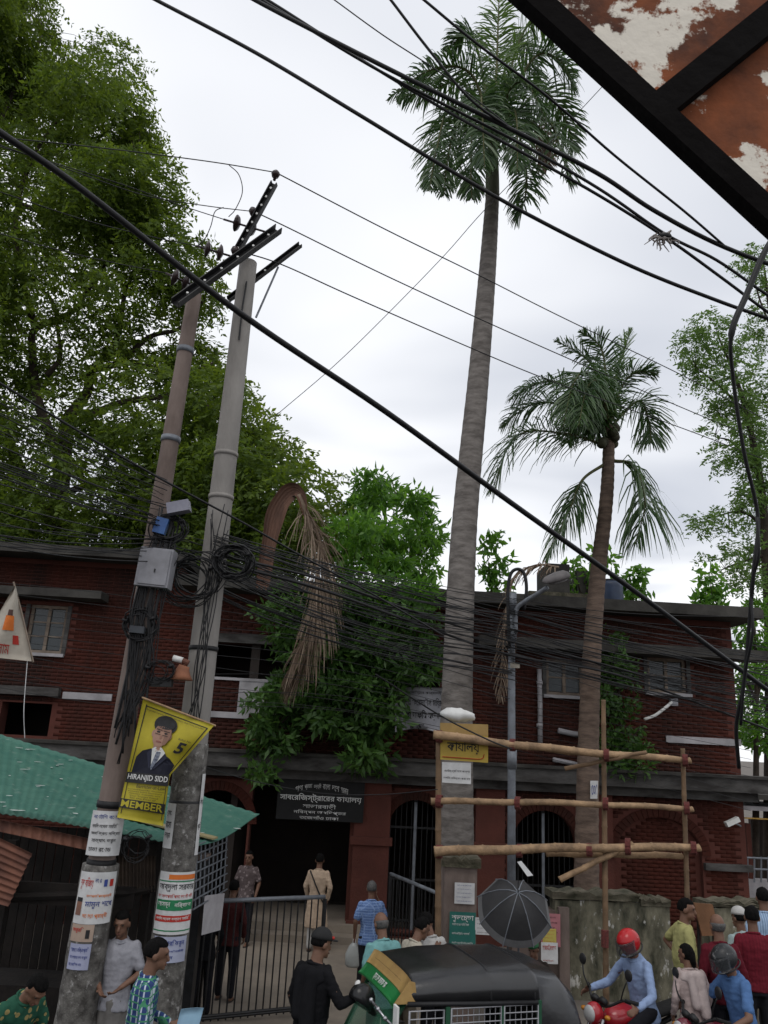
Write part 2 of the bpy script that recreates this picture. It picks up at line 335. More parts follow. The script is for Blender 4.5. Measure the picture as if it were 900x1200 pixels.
# ------------------------------------------------------------------ the brick office
UL = uz(-110, 700)[0]; UR = uz(868, 900)[0]
zr = uz(700, 720)[1]; US = uz(212, 690)[0]; zrl = uz(60, 656)[1]; zl0, zl1 = uz(700, 919)[1], uz(700, 903)[1]
office = thing('brick_office_building', 'long two storey red brick office with concrete ledges and ground floor arches', 'building', fp((UL + UR) / 2, 0, 0))
TH = .38
arches = []   # uc, half width, spring z, bottom z, blind
def arch_px(x0, x1, ytop, zb, blind=False, rise=1.0):
    u0, zt = uz(x0, ytop); u1, _ = uz(x1, ytop); r = (u1 - u0) / 2
    arches.append(((u0 + u1) / 2, r, zt - r * rise, zb, blind, r * rise))
arch_px(222, 294, 924, 0); arch_px(457, 520, 936, .15); arch_px(600, 677, 948, .15); arch_px(722, 820, 955, .15, True, .8)
rects = []
def rect_px(x0, x1, y0, y1):
    ua, zt = uz(x0, y0); ub, _ = uz(x1, y0); zb = uz((x0 + x1) / 2, y1)[1]; rects.append((ua, ub, zb, zt)); return rects[-1]
portal = rect_px(298, 414, 908, 908); rects[-1] = portal = (portal[0], portal[1], 0, portal[3])
wl = rect_px(37, 81, 708, 766); ver = rect_px(243, 516, 752, 800); wa = rect_px(640, 683, 772, 815); wb = rect_px(758, 803, 770, 812); lowl = rect_px(3, 62, 822, 862)
holes = list(rects) + [(a[0] - a[1], a[0] + a[1], a[3], a[2] + a[5]) for a in arches]
us = sorted({UL, UR} | {h[0] for h in holes} | {h[1] for h in holes}); zs = sorted({0, zr} | {h[2] for h in holes} | {h[3] for h in holes})
wall = MB()
for i in range(len(us) - 1):
    run = None
    for j in range(len(zs) - 1):
        cu, cz = (us[i] + us[i + 1]) / 2, (zs[j] + zs[j + 1]) / 2
        if any(h[0] < cu < h[1] and h[2] < cz < h[3] for h in holes):
            if run is not None: wall.fbox(us[i], us[i + 1], 0, TH, run, zs[j]); run = None
        elif run is None: run = zs[j]
    if run is not None: wall.fbox(us[i], us[i + 1], 0, TH, run, zr)
for (uc, r, zsp, zb, blind, rz) in arches:
    for k in range(14):
        t0, t1 = math.pi * k / 14, math.pi * (k + 1) / 14
        p = [(uc - r * math.cos(t), zsp + rz * math.sin(t)) for t in (t0, t1)]; zt = zsp + rz + .001
        wall.hexa([fp(p[0][0], 0, p[0][1]), fp(p[1][0], 0, p[1][1]), fp(p[1][0], TH, p[1][1]), fp(p[0][0], TH, p[0][1]), fp(p[0][0], 0, zt), fp(p[1][0], 0, zt), fp(p[1][0], TH, zt), fp(p[0][0], TH, zt)])
    if blind: wall.fbox(uc - r, uc + r, .14, TH - .02, zb, zsp + rz)
DEP = 9.0
wall.fbox(UL, US, 0, TH, zr, zrl); wall.fbox(US - TH, US, TH, DEP, zr, zrl)
wall.fbox(UR - TH, UR, TH, DEP, 0, zr); wall.fbox(UL, UL + TH, TH, DEP, 0, zr); wall.fbox(UL + TH, UR - TH, DEP - TH, DEP, 0, zr)
build('wall', wall, brick_wall, office)
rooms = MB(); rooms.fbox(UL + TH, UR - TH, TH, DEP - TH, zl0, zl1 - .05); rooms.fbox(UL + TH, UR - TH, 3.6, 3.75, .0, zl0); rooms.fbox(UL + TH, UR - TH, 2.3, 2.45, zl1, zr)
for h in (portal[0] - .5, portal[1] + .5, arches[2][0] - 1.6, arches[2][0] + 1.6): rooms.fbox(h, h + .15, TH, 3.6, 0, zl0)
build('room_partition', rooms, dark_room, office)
# brick courses, each brick with its own edges
bw, bh, jt = .235, .07, .009
br = []
def in_hole(u0, u1, z0, z1):
    for h in rects:
        if u1 > h[0] - .01 and u0 < h[1] + .01 and z1 > h[2] - .01 and z0 < h[3] + .01: return True
    for (uc, r, zsp, zb, blind, rz) in arches:
        m = .2
        if u1 > uc - r - .01 and u0 < uc + r + .01 and z1 > zb and z0 < zsp: return True
        for uu in (u0, u1):
            for zz in (z0, z1):
                if zz >= zsp and ((uu - uc) / (r + m)) ** 2 + ((zz - zsp) / (rz + m)) ** 2 < 1: return True
    return False
row = 0; z = .06
while z + bh < zrl - .05:
    u = UL + (row % 2) * bw / 2
    while u + bw < UR:
        wd = bw - jt
        if z + bh < (zr - .05 if u + wd > US else 99) and not in_hole(u, u + wd, z, z + bh): br.append((u, u + wd, -.003 + random.uniform(-.002, .0015), z, z + bh))
        u += bw
    row += 1; z += bh + jt
for (uc, r, zsp, zb, blind, rz) in arches:          # infill bricks of the walled-up arch
    if blind:
        z = zb + .02; row = 0
        while z + bh < zsp + rz:
            u = uc - r + .01 + (row % 2) * bw / 2
            while u + bw < uc + r - .01:
                zz = max(0, z + bh - zsp)
                if zz < rz and abs(u + bw / 2 - uc) + bw / 2 < r * math.sqrt(max(0, 1 - (zz / rz) ** 2)) - .02:
                    br.append((u, u + bw - jt, .132 + random.uniform(-.005, .004), z, z + bh))
                u += bw
            row += 1; z += bh + jt
A = np.array(br); n = len(A); fa, uu, nb = np.array(FA), np.array(U), np.array(NB)
def P3(u, d, z): return fa + u[:, None] * uu + d[:, None] * nb + z[:, None] * np.array([0, 0, 1.0])
bk = A[:, 2] + .03
V = np.stack([P3(A[:, 0], A[:, 2], A[:, 3]), P3(A[:, 1], A[:, 2], A[:, 3]), P3(A[:, 1], bk, A[:, 3]), P3(A[:, 0], bk, A[:, 3]), P3(A[:, 0], A[:, 2], A[:, 4]), P3(A[:, 1], A[:, 2], A[:, 4]), P3(A[:, 1], bk, A[:, 4]), P3(A[:, 0], bk, A[:, 4])], 1).reshape(-1, 3)
fq = np.array([(0, 1, 5, 4), (1, 2, 6, 5), (3, 0, 4, 7), (4, 5, 6, 7), (3, 2, 1, 0)]); Q = (np.arange(n)[:, None, None] * 8 + fq[None]).reshape(-1, 4)
bo = build_np('brick_courses', V, Q, brick_mat, office); bo['kind'] = 'stuff'
# arch rings of voussoirs
for (uc, r, zsp, zb, blind, rz) in arches:
    nv = 26; vm = None
    for k in range(nv):
        t0, t1 = math.pi * (k + .06) / nv, math.pi * (k + .94) / nv; o_ = .19; q = []
        for d in (-.03, .05):
            q.append([fp(uc - (r + e) * math.cos(t), d, zsp + (rz + e) * math.sin(t)) for e, t in ((.004, t0), (.004, t1), (o_, t1), (o_, t0))])
        b = MB(); b.hexa(q[0] + q[1]); build('arch_brick', b, brick_mat, office)
# slabs and bands
def fpart(name, u0, u1, d0, d1, z0, z1, m, parent=office):
    b = MB(); b.fbox(u0, u1, d0, d1, z0, z1); return build(name, b, m, parent)
roof = fpart('roof', US + .01, UR + .42, -.75, DEP + .5, zr, zr + .2, slab_dark)
fpart('roof_kerb', US + .02, UR + .36, -.72, -.6, zr + .2, zr + .25, slab_dark, roof); fpart('roof', UL - .6, US + .2, -.75, DEP + .5, zrl, zrl + .2, slab_dark)
fpart('first_floor_ledge', UL, UR + .45, -.62, -.02, zl0, zl1, ledge_mat); fpart('ledge_cap', UL, UR + .5, -.68, -.02, zl1, zl1 + .06, slab_dark)
fpart('ledge_moulding', UL, UR + .2, -.3, -.02, zl0 - .2, zl0, ledge_mat)
zs0, zs1 = uz(720, 768)[1], uz(720, 757)[1]
fpart('window_sunshade', uz(556, 760)[0], UR + .5, -.65, -.02, zs0, zs1, slab_dark)
fpart('window_sunshade', UL, uz(128, 700)[0], -.6, -.02, uz(60, 703)[1], uz(60, 694)[1], slab_dark)
zb0, zb1 = uz(820, 872)[1], uz(820, 864)[1]
fpart('plaster_band', uz(780, 870)[0], UR + .03, -.05, -.015, zb0, zb1, white_wash)
fpart('plaster_band', uz(240, 835)[0], uz(292, 835)[0], -.05, -.015, uz(262, 841)[1], uz(262, 834)[1], white_wash)
fpart('plaster_band', uz(74, 815)[0], uz(132, 815)[0], -.05, -.015, uz(100, 820)[1], uz(100, 812)[1], white_wash)
fpart('ledge_moulding', UL, uz(72, 812)[0], -.2, -.02, uz(40, 815)[1], uz(40, 805)[1], ledge_mat)
fpart('verandah_lintel', ver[0] - .2, ver[1] + .3, -.14, -.02, ver[3], ver[3] + .2, ledge_mat)
fpart('parapet_coping', ver[0] - .1, ver[1] + .1, -.06, TH + .05, ver[2] - .06, ver[2], white_wash)
for f_ in (.21, .4, .6, .8):
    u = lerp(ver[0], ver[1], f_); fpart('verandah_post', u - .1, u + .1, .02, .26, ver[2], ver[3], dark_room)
fpart('whitewash_panel', uz(281, 800)[0], uz(330, 800)[0], -.045, -.015, uz(290, 836)[1], uz(290, 796)[1], white_wash)
# piers with capital and plinth beside the entrance
for x0, x1 in ((414, 456), (556, 590), (684, 716)):
    u0, u1 = uz(x0, 980)[0], uz(x1, 980)[0]; zc = uz(435, 989)[1]
    pr = fpart('pier', u0, u1, -.16, -.02, 0, zl0 - .2, brick_wall)
    fpart('capital', u0 - .06, u1 + .06, -.23, -.1, zc, zc + .16, brick_wall, pr); fpart('plinth', u0 - .06, u1 + .06, -.24, -.1, 0, .35, brick_wall, pr)
fpart('wall_ledge', uz(824, 1015)[0], UR + .06, -.14, -.02, uz(850, 1020)[1], uz(850, 1012)[1], ledge_mat)
for i, (z0, z1, d) in enumerate(((0, .15, -.75), (.15, .3, -.4))):
    fpart('step', portal[0] - .4, portal[1] + .5, d, .6 + i, z0 + .002, z1, path_mat)
# windows
def window(rc, cols_, rows_, open_=False):
    u0, u1, z0, z1 = rc; fr = MB(); t = .07
    fr.fbox(u0, u1, .06, .16, z0, z0 + t); fr.fbox(u0, u1, .06, .16, z1 - t, z1)
    for k in range(cols_ + 1):
        u = lerp(u0, u1 - t, k / cols_); fr.fbox(u, u + t, .058, .158, z0 + t, z1 - t)
    o = build('window', fr, window_wood, office)
    for k in range(cols_):
        for j in range(rows_):
            a, b = lerp(u0, u1 - t, k / cols_) + t, lerp(u0, u1 - t, (k + 1) / cols_); c, d = lerp(z0 + t, z1 - t, j / rows_), lerp(z0 + t, z1 - t, (j + 1) / rows_)
            fpart('pane', a, b, .105, .112, c + .015, d - .015, pane_mat, o)
            if j: fpart('glazing_bar', a, b, .08, .14, c - .015, c + .015, window_wood, o)
    bars = MB()
    for k in range(cols_ * 4): u = lerp(u0, u1, (k + .5) / (cols_ * 4)); bars.tube([fp(u, .2, z0), fp(u, .2, z1)], .01, 5)
    build('window_bars', bars, black_steel, o)
    fpart('sill', u0 - .08, u1 + .08, -.1, .05, z0 - .07, z0, white_wash, o); fpart('frame_surround', u0 - .09, u0 - .002, -.03, .05, z0, z1, ledge_mat, o); fpart('frame_surround', u1 + .002, u1 + .09, -.03, .05, z0, z1, ledge_mat, o)
window(wl, 2, 3); window(wa, 2, 2); window(wb, 2, 2)
# iron grilles in the open arches
for (uc, r, zsp, zb, blind, rz) in arches[1:3]:
    gm = MB(); k = 0; u = uc - r + .05
    while u < uc + r - .03:
        h = zsp + rz * math.sqrt(max(.01, 1 - ((u - uc) / r) ** 2)); gm.tube([fp(u, .22, zb), fp(u, .22, h)], .011, 5); u += .115
    for zz in (zb + .15, zb + .95, zsp - .02): gm.fbox(uc - r, uc + r, .2, .24, zz, zz + .045)
    gm.fbox(uc - .04, uc + .04, .19, .25, zb, zsp + rz * .97); build('iron_grille', gm, black_steel, office); gm = MB(); gm.fbox(uc - .03, uc + .03, .17, .188, zb, zsp + rz * .9); build('grille_stile', gm, galv, office)
# pipes, brackets, lights on the front
def fx(px, py, d=-.1):
    u, z = uz(px, py, d); return fp(u, d, z)
p = MB(); p.tube([fx(632, 784), fx(633, 830), fx(633, 872)], .055, 8)
for y in (800, 850): p.tube([fx(632.5, y - 2), fx(632.5, y + 2)], .072, 8)
build('drainpipe', p, white_wash, office, True)
p = MB(); p.tube([fx(654, 856), fx(672, 860), fx(686, 861)], .06, 8); build('drainpipe', p, white_wash, office, True)
p = MB(); p.tube([fx(648, 890), fx(678, 896)], .05, 8); build('drainpipe', p, white_wash, office, True)
l = thing('tube_lamp', 'bent white tube lamp on brick wall below the right upper window', 'lamp', fx(772, 832))
p = MB(); p.tube(spline([fx(755, 843, -.4), fx(768, 838, -.35), fx(780, 829, -.3), fx(787, 823, -.1)], 4), .035, 6); build('tube', p, ink_white, l, True)
p = MB(); p.box(fx(789, 823, -.05), (.16, .16, .16)); build('bracket', p, grey_box, l)
l = thing('flood_lamp', 'small white flood lamp near right corner under the ledge', 'lamp', fx(858, 964))
p = MB(); p.box(fx(858, 963, -.45), (.3, .14, .1), Matrix.Rotation(R(-25), 3, 'Y')); build('lamp_head', p, ink_white, l)
p = MB(); p.tube([fx(862, 965, -.42), fx(868, 968, -.02)], .02, 6); build('arm', p, galv, l)
# black office sign in the entrance
def text_mesh(s, bold=0.0, space=1.0):
    c = bpy.data.curves.new('t', 'FONT'); c.body = s; c.size = 1; c.offset = bold; c.space_character = space; c.resolution_u = 2; c.fill_mode = 'FRONT'
    o = bpy.data.objects.new('t', c); WS.collection.objects.link(o)
    ev = evaluated(o); me = ev.to_mesh()
    v = [(p.co.x, p.co.y) for p in me.vertices]; f = [tuple(q.vertices) for q in me.polygons]
    ev.to_mesh_clear(); bpy.data.objects.remove(o); bpy.data.curves.remove(c)
    if not v: return [(0, 0), (1, 0), (1, 1)], [(0, 1, 2)]
    a = np.array(v); lo, hi = a.min(0), a.max(0); a = (a - lo) / np.maximum(hi - lo, 1e-6)
    return [tuple(x) for x in a], f
def letters(name, parent, s, fn, x0, x1, y0, y1, m, bold=0.0):   # text laid in the box x0..x1, y0..y1 of the surface fn(x, y)
    v, f = text_mesh(s, bold); b = MB(); b.add([fn(lerp(x0, x1, a), lerp(y0, y1, c)) for a, c in v], f); return build(name, b, m, parent)
def flat_part(name, parent, fn, x0, x1, y0, y1, m, nu=1, nv=1, th=None):
    b = MB(); b.sheet(lambda s, t: fn(lerp(x0, x1, s), lerp(y0, y1, t)), nu, nv, th); return build(name, b, m, parent)
u0, z1 = uz(327, 912, -.2); u1, _ = uz(428, 912, -.2); z0 = uz(380, 962, -.2)[1]
sg = thing('entrance_signboard', 'black entrance signboard with white lettering above the office doorway', 'sign', fp(u0, -.2, z0))
b = MB(); b.fbox(u0, u1, -.24, -.18, z0, z1); build('board', b, mat('sign black', (.015, .015, .016), (.01, .01, .01), bump=.05), sg)
def sfn(x, y): return fp(lerp(u0, u1, x), -.245, lerp(z0, z1, y))
letters('lettering', sg, 'সাবেরিজস্ট্রােরর কাযালয়', sfn, .03, .97, .44, .66, ink_white, .01)
letters('lettering', sg, 'সাভারবাড়ী', sfn, .3, .68, .28, .42, ink_white); letters('lettering', sg, 'নিবন্ধন অধিদপ্তর', sfn, .2, .8, .14, .26, ink_white); letters('lettering', sg, 'তেজগাঁও ঢাকা', sfn, .27, .72, .03, .12, ink_white)
for k, s in enumerate(('গণ', 'প্রজা', 'তন্ত্রী', 'বাংলা', 'দেশ', 'সরকার')):
    x = .2 + k * .105; letters('lettering', sg, s, lambda a, c, q=k: sfn(a, c + .1 - .35 * (a - .5) ** 2 * 3), x, x + .085, .68, .82, ink_white)
u, zf = uz(682, 905); nz = MB()
# rooftop: water tank block, drum, stub walls
def px_box(name, x0, x1, y0, y1, d0, d1, m, parent):
    ua, za = uz(x0, y0, d0); ub, zb_ = uz(x1, y1, d0); b = MB(); b.fbox(ua, ub, d0, d1, max(zb_, zr + .2), za); return build(name, b, m, parent)
px_box('stair_block', 642, 668, 660, 706, 1.0, 2.2, slab_dark, roof); px_box('stair_block', 676, 690, 668, 706, 1.6, 2.4, slab_dark, roof); px_box('parapet', 620, 700, 692, 712, .8, 1.0, moss_top, roof)
dr = thing('plastic_drum', 'dark blue plastic drum on the office roof among plants', 'drum', fp(uz(715, 703, .6)[0], .6, zr + .2))
u_, z_ = uz(715, 706, .6); b = MB(); rr = [.3, .32, .31, .33, .31, .32, .3]; b.tube([fp(u_, .6, zr + .2 + .7 * k / 6) for k in range(7)], rr, 14); build('barrel', b, mat('blue plastic', (.03, .05, .1), (.02, .035, .07), rough=.4, bump=.05), dr, True)
b = MB(); b.tube([fp(u_, .6, zr + .9), fp(u_, .6, zr + .95)], .27, 14); build('lid', b, black_steel, dr, True)
# annex beyond the right corner
an = thing('annex_building', 'pale low annex with ochre band and balcony railing beyond right corner', 'building', on_ground(895, 25))
def axb(name, x0, x1, y0, y1, Y, dy, m):
    a, c = at(x0, y0, Y), at(x1, y1, Y); b = MB(); b.box(((a.x + c.x) / 2, Y + dy / 2, (a.z + c.z) / 2), (abs(c.x - a.x), dy, abs(a.z - c.z))); return build(name, b, m, an)
axb('wall', 872, 1000, 1030, 1130, 25, .3, white_wash); axb('wall', 874, 884, 965, 1030, 25.05, .25, brick_wall); axb('ceiling_slab', 868, 1000, 944, 956, 24.6, 3, white_wash); axb('ochre_band', 873, 1000, 958, 966, 24.5, .12, mat('ochre paint', (.5, .3, .06), (.38, .22, .05)))
axb('roof', 868, 1000, 930, 943, 24.3, 4, slab_dark); axb('back_wall', 880, 1000, 960, 1040, 28, .2, dark_room)
for x in (876, 884, 892, 900): b = MB(); b.tube([at(x, 1004, 24.7), at(x, 1034, 24.7)], .025, 6); build('railing_post', b, galv, an)
for y in (1005, 1018): b = MB(); b.tube([at(873, y, 24.7), at(990, y + 5, 24.7)], .03, 6); build('rail', b, galv, an)

# ================================================================== TREES, PALMS AND CREEPERS
def leaves(P, D, L, W, jitter=.5, fold=.25):
    """rhombic leaves: base P, direction D, length L, width W (arrays)"""
    n = len(P); D = D / np.linalg.norm(D, axis=1)[:, None]
    r = rng.normal(size=(n, 3)); S = np.cross(D, r); S /= np.linalg.norm(S, axis=1)[:, None]
    Nn = np.cross(D, S); L = np.broadcast_to(L, n)[:, None]; W = np.broadcast_to(W, n)[:, None]
    m = P + D * L * .45
    V = np.stack([P, m + S * W / 2 + Nn * W * fold, P + D * L - Nn * W * .1, m - S * W / 2 + Nn * W * fold], 1).reshape(-1, 3)
    return V, np.arange(n * 4).reshape(-1, 4)
def sprigs(B, D, L, k, ll, lw, droop=.35):
    """feathered sprigs: base B, direction D, length L, k leaflet pairs"""
    n = len(B); D = D / np.linalg.norm(D, axis=1)[:, None]
    S = np.cross(D, np.array([0, 0, 1.0]) + rng.normal(size=(n, 3)) * .35); S /= np.linalg.norm(S, axis=1)[:, None] + 1e-9
    L = np.broadcast_to(L, n); t = (np.arange(k) + .5) / k; out = []
    for sd in (-1, 1):
        for j in range(k):
            p = B + D * (L * t[j])[:, None] + np.array([0, 0, -1.0]) * (droop * L * t[j] ** 2)[:, None]
            d = S * sd + D * .5 + rng.normal(size=(n, 3)) * .28 + np.array([0, 0, -.25])
            out.append((p, d))
    P = np.concatenate([o[0] for o in out]); Dd = np.concatenate([o[1] for o in out]); m = len(P)
    return leaves(P, Dd, ll * rng.uniform(.5, 1.45, m), lw * rng.uniform(.6, 1.3, m))
def in_clump(c, r, n, hollow=.45):
    d = rng.normal(size=(n, 3)); d /= np.linalg.norm(d, axis=1)[:, None]
    q = rng.uniform(hollow ** 3, 1, n) ** (1 / 3)
    return np.array(c) + d * q[:, None] * np.array(r), d
def tree(name, label, cat, base, limbs, clumps, leafm, n_s, kind, group=None, twigs=5, ll=.09, lw=.04, sl=.5, k=7, barkm=None):
    """limbs: list of (points, r0, r1); clumps: list of (centre, radii, weight)"""
    t = thing(name, label, cat, base, group)
    b = MB(); bm_ = barkm or bark
    for pts, r0, r1 in limbs[:1]:
        q = spline(pts, 6); b.tube(q, [lerp(r0, r1, i / (len(q) - 1)) for i in range(len(q))], 9)
    tr = build('trunk', b, bm_, t, True)
    allp = []
    for pts, r0, r1 in limbs: allp += [np.array(p) for p in spline(pts, 4)[2:]]
    AP = np.array(allp)
    for pts, r0, r1 in limbs[1:]:
        b = MB(); q = spline(pts, 6); b.tube(q, [lerp(r0, r1, (i / (len(q) - 1)) ** .8) for i in range(len(q))], 7); build('limb', b, bm_, t, True)
    tw = MB(); Vs = []; Qs = []; k0 = 0
    for c, r, wt in clumps:
        c = np.array(c); dist = np.linalg.norm(AP - c, axis=1); near = AP[np.argmin(dist)]
        ln = np.linalg.norm(c - near)
        for _ in range(twigs):
            tip, _d = in_clump(c, np.array(r) * .8, 1, 0); tip = tip[0]
            mid = (near + tip) / 2 + rng.normal(size=3) * .08 * ln + np.array([0, 0, .06 * ln])
            tw.tube(spline([near, mid, tip], 3), [max(.007, .009 * ln + .012), .012, .011, .009, .007, .006, .004], 4, False)
        n = max(3, int(n_s * wt)); B, d = in_clump(c, r, n)
        if kind == 'feather':
            D = d * .8 + rng.normal(size=(n, 3)) * .5 + np.array([0, 0, -.25]); v, q = sprigs(B, D, sl * rng.uniform(.6, 1.2, n), k, ll, lw)
        else:
            D = d * .7 + rng.normal(size=(n, 3)) * .55 + np.array([0, 0, -.35]); B2 = np.repeat(B, 4, 0) + rng.normal(size=(n * 4, 3)) * .06; D2 = np.repeat(D, 4, 0) + rng.normal(size=(n * 4, 3)) * .7
            v, q = leaves(B2, D2, ll * rng.uniform(.6, 1.25, len(B2)), lw * rng.uniform(.7, 1.2, len(B2)))
        Vs.append(v); Qs.append(q + k0); k0 += len(v)
    if tw.v: build('twigs', tw, bm_, t, True)['kind'] = 'stuff'
    cr_ = build_np('crown', np.concatenate(Vs), np.concatenate(Qs), leafm, t); cr_['kind'] = 'stuff'
    return t
def fill_clumps(outline, Y0, Y1, step, r, holes=(), wt=1.0):
    """clumps scattered through an outline given in picture pixels, at depths Y0..Y1"""
    res = []; xs = [p[0] for p in outline]; ys = [p[1] for p in outline]
    def inside(x, y):
        c = False; n = len(outline)
        for i in range(n):
            (xa, ya), (xb, yb) = outline[i], outline[i - 1]
            if (ya > y) != (yb > y) and x < (xb - xa) * (y - ya) / (yb - ya) + xa: c = not c
        return c
    y = min(ys)
    while y < max(ys):
        x = min(xs)
        while x < max(xs):
            qx, qy = x + random.uniform(-.5, .5) * step, y + random.uniform(-.5, .5) * step
            if inside(qx, qy):
                wgt = wt * random.uniform(.55, 1.3); skip = False
                for (hx, hy, hr, hk) in holes:
                    if ((qx - hx) / hr) ** 2 + ((qy - hy) / hr) ** 2 < 1:
                        wgt *= hk
                        if random.random() > hk * 1.5: skip = True
                if not skip:
                    Y = random.uniform(Y0, Y1); rr = r * random.uniform(.75, 1.3); res.append((at(qx, qy, Y), (rr, rr, rr * .5), wgt))
            x += step
        y += step
    return res
def limb(l, Y): return [at(x, y, Y) for x, y in l]
# --- the great tree on the left
TY = 24.0
ol = [(-90, -60), (30, -50), (50, 20), (95, 60), (150, 78), (150, 105), (118, 130), (165, 165), (165, 195), (190, 240), (205, 285), (225, 335), (248, 400), (268, 445), (262, 485), (300, 505), (335, 540), (365, 580), (365, 640), (330, 668), (200, 660), (-90, 660)]
hol = [(120, 300, 45, .55), (30, 270, 60, .5), (60, 420, 90, .5), (150, 480, 65, .55), (60, 560, 75, .5), (190, 380, 45, .5), (10, 200, 45, .5), (130, 570, 50, .45)]
cl = fill_clumps(ol, 20.5, 26.5, 37, 1.25, hol)
bt = on_ground(60, TY)
lm = [([bt, at(62, 760, TY), at(66, 640, TY), at(72, 560, TY), at(80, 490, TY)], .42, .22),
      (limb([(80, 490), (102, 460), (107, 435), (140, 425), (175, 395), (212, 384), (240, 350)], TY), .2, .04), (limb([(72, 540), (45, 470), (38, 410), (42, 385), (85, 365), (100, 345), (130, 300)], TY - .5), .19, .05),
      (limb([(66, 620), (20, 540), (-20, 420), (-40, 250), (10, 120), (50, 40)], TY), .22, .05), (limb([(78, 500), (150, 470), (230, 470), (300, 520), (360, 560)], TY), .14, .03),
      (limb([(107, 435), (135, 400), (145, 350), (145, 345), (170, 270), (160, 180)], TY - .6), .12, .03), (limb([(42, 385), (20, 300), (25, 220), (60, 150), (110, 110)], TY - 1), .13, .03), (limb([(25, 240), (70, 255), (110, 265), (170, 235)], TY - 1), .1, .03),
      (limb([(70, 580), (140, 560), (220, 590), (320, 610)], TY - 1), .12, .03), (limb([(55, 440), (70, 420), (68, 390), (60, 350), (20, 320)], TY - 1.2), .1, .03), (limb([(140, 425), (180, 430), (210, 440), (250, 425)], TY), .08, .03)]
tree('rain_tree', 'huge spreading tree with feathery dark leaves filling the left sky', 'tree', bt, lm, cl, lf_rain, 185, 'feather', ll=.19, lw=.085, sl=.7, k=6, twigs=4)
# --- pale trees on the right
ol = [(800, 400), (818, 380), (838, 370), (860, 395), (872, 440), (905, 430), (905, 560), (880, 620), (905, 650), (905, 690), (870, 690), (838, 660), (825, 605), (850, 590), (838, 545), (828, 515), (838, 480), (812, 455)]
Y = 27.0; bt = on_ground(905, Y)
tree('slender_tree', 'slender pale green tree with airy fine leaves at right edge', 'tree', bt, [([bt, at(905, 800, Y), at(900, 680, Y), at(890, 560, Y), at(868, 460, Y), at(840, 390, Y)], .3, .03), (limb([(900, 620), (870, 600), (835, 606)], Y), .08, .02), (limb([(890, 560), (860, 520), (838, 512)], Y), .07, .02), (limb([(872, 480), (840, 450), (815, 430)], Y), .07, .02), (limb([(898, 650), (865, 660), (845, 668)], Y), .07, .02)],
     fill_clumps(ol, 26, 28.5, 22, .55, [(850, 560, 25, .3), (855, 630, 25, .3)]), lf_pale, 46, 'feather', ll=.16, lw=.07, sl=.5, k=5, twigs=3)
ol = [(878, 290), (905, 285), (905, 430), (880, 400), (890, 340), (870, 310)]
Y = 30; bt = on_ground(960, Y)
tree('tall_tree', 'tall pale tree whose branch tips enter at the upper right edge', 'tree', bt, [([bt, at(950, 700, Y), at(930, 500, Y), at(905, 380, Y), at(895, 310, Y)], .3, .03), (limb([(910, 400), (890, 350), (882, 315)], Y), .06, .02)], fill_clumps(ol, 29.5, 31, 20, .5), lf_pale, 40, 'feather', ll=.17, lw=.07, sl=.5, k=5, twigs=3)
ol = [(868, 700), (905, 690), (905, 890), (868, 880), (862, 800), (870, 760)]
Y = 26; bt = on_ground(885, Y)
tree('bushy_tree', 'dense bushy tree growing behind the right corner of the office', 'tree', bt, [([bt, at(886, 900, Y), at(886, 800, Y), at(884, 720, Y)], .12, .03), (limb([(886, 820), (872, 790), (868, 760)], Y), .06, .02), (limb([(886, 820), (898, 780), (905, 750)], Y), .06, .02)], fill_clumps(ol, 25, 28, 20, .6), lf_mango, 46, 'broad', ll=.24, lw=.1)
# --- bright tree rising behind the roof, middle
ol = [(395, 640), (402, 600), (425, 570), (440, 545), (462, 555), (470, 580), (492, 585), (500, 620), (520, 640), (522, 700), (510, 740), (420, 735), (390, 700)]
Y = 22.5; bt = on_ground(455, Y)
tree('mango_tree', 'bright green broad leaved tree rising above the roof beside the tall palm', 'tree', bt, [([bt, at(455, 760, Y), at(453, 680, Y), at(450, 560, Y)], .14, .03), (limb([(454, 700), (425, 640), (405, 620)], Y), .06, .02), (limb([(454, 690), (490, 640), (505, 630)], Y), .06, .02), (limb([(453, 660), (465, 600), (460, 565)], Y), .05, .02)], fill_clumps(ol, 17.0, 23, 22, .48), lf_mango, 58, 'broad', ll=.27, lw=.085)
# --- creeper hanging over the verandah
ol = [(300, 705), (350, 690), (400, 690), (440, 700), (515, 715), (515, 790), (470, 800), (455, 850), (440, 880), (425, 915), (415, 905), (410, 880), (370, 850), (335, 870), (310, 925), (296, 915), (310, 860), (300, 840), (290, 830), (305, 800), (345, 780), (330, 750)]
Y = 17.6; bt = at(410, 880, Y)
vb = [([bt, at(406, 840, Y), at(400, 780, Y), at(390, 700, Y)], .04, .02), (limb([(410, 880), (360, 830), (320, 860), (305, 900)], Y), .03, .012), (limb([(402, 800), (450, 770), (500, 760)], Y), .03, .012), (limb([(395, 740), (340, 720), (305, 710)], Y), .03, .012), (limb([(405, 820), (430, 860), (424, 905)], Y), .025, .01), (limb([(400, 780), (350, 790), (300, 815)], Y), .03, .012)]
tree('creeper', 'dense dark green creeper hanging over the office verandah and ledge', 'plant', bt, vb, fill_clumps(ol, 16.8, 17.8, 19, .38), lf_vine, 34, 'broad', ll=.24, lw=.085, twigs=2)
ol = [(700, 742), (725, 740), (745, 760), (742, 800), (735, 830), (755, 870), (752, 905), (715, 905), (712, 860), (705, 800)]
Y = 18.1; bt = at(728, 905, Y)
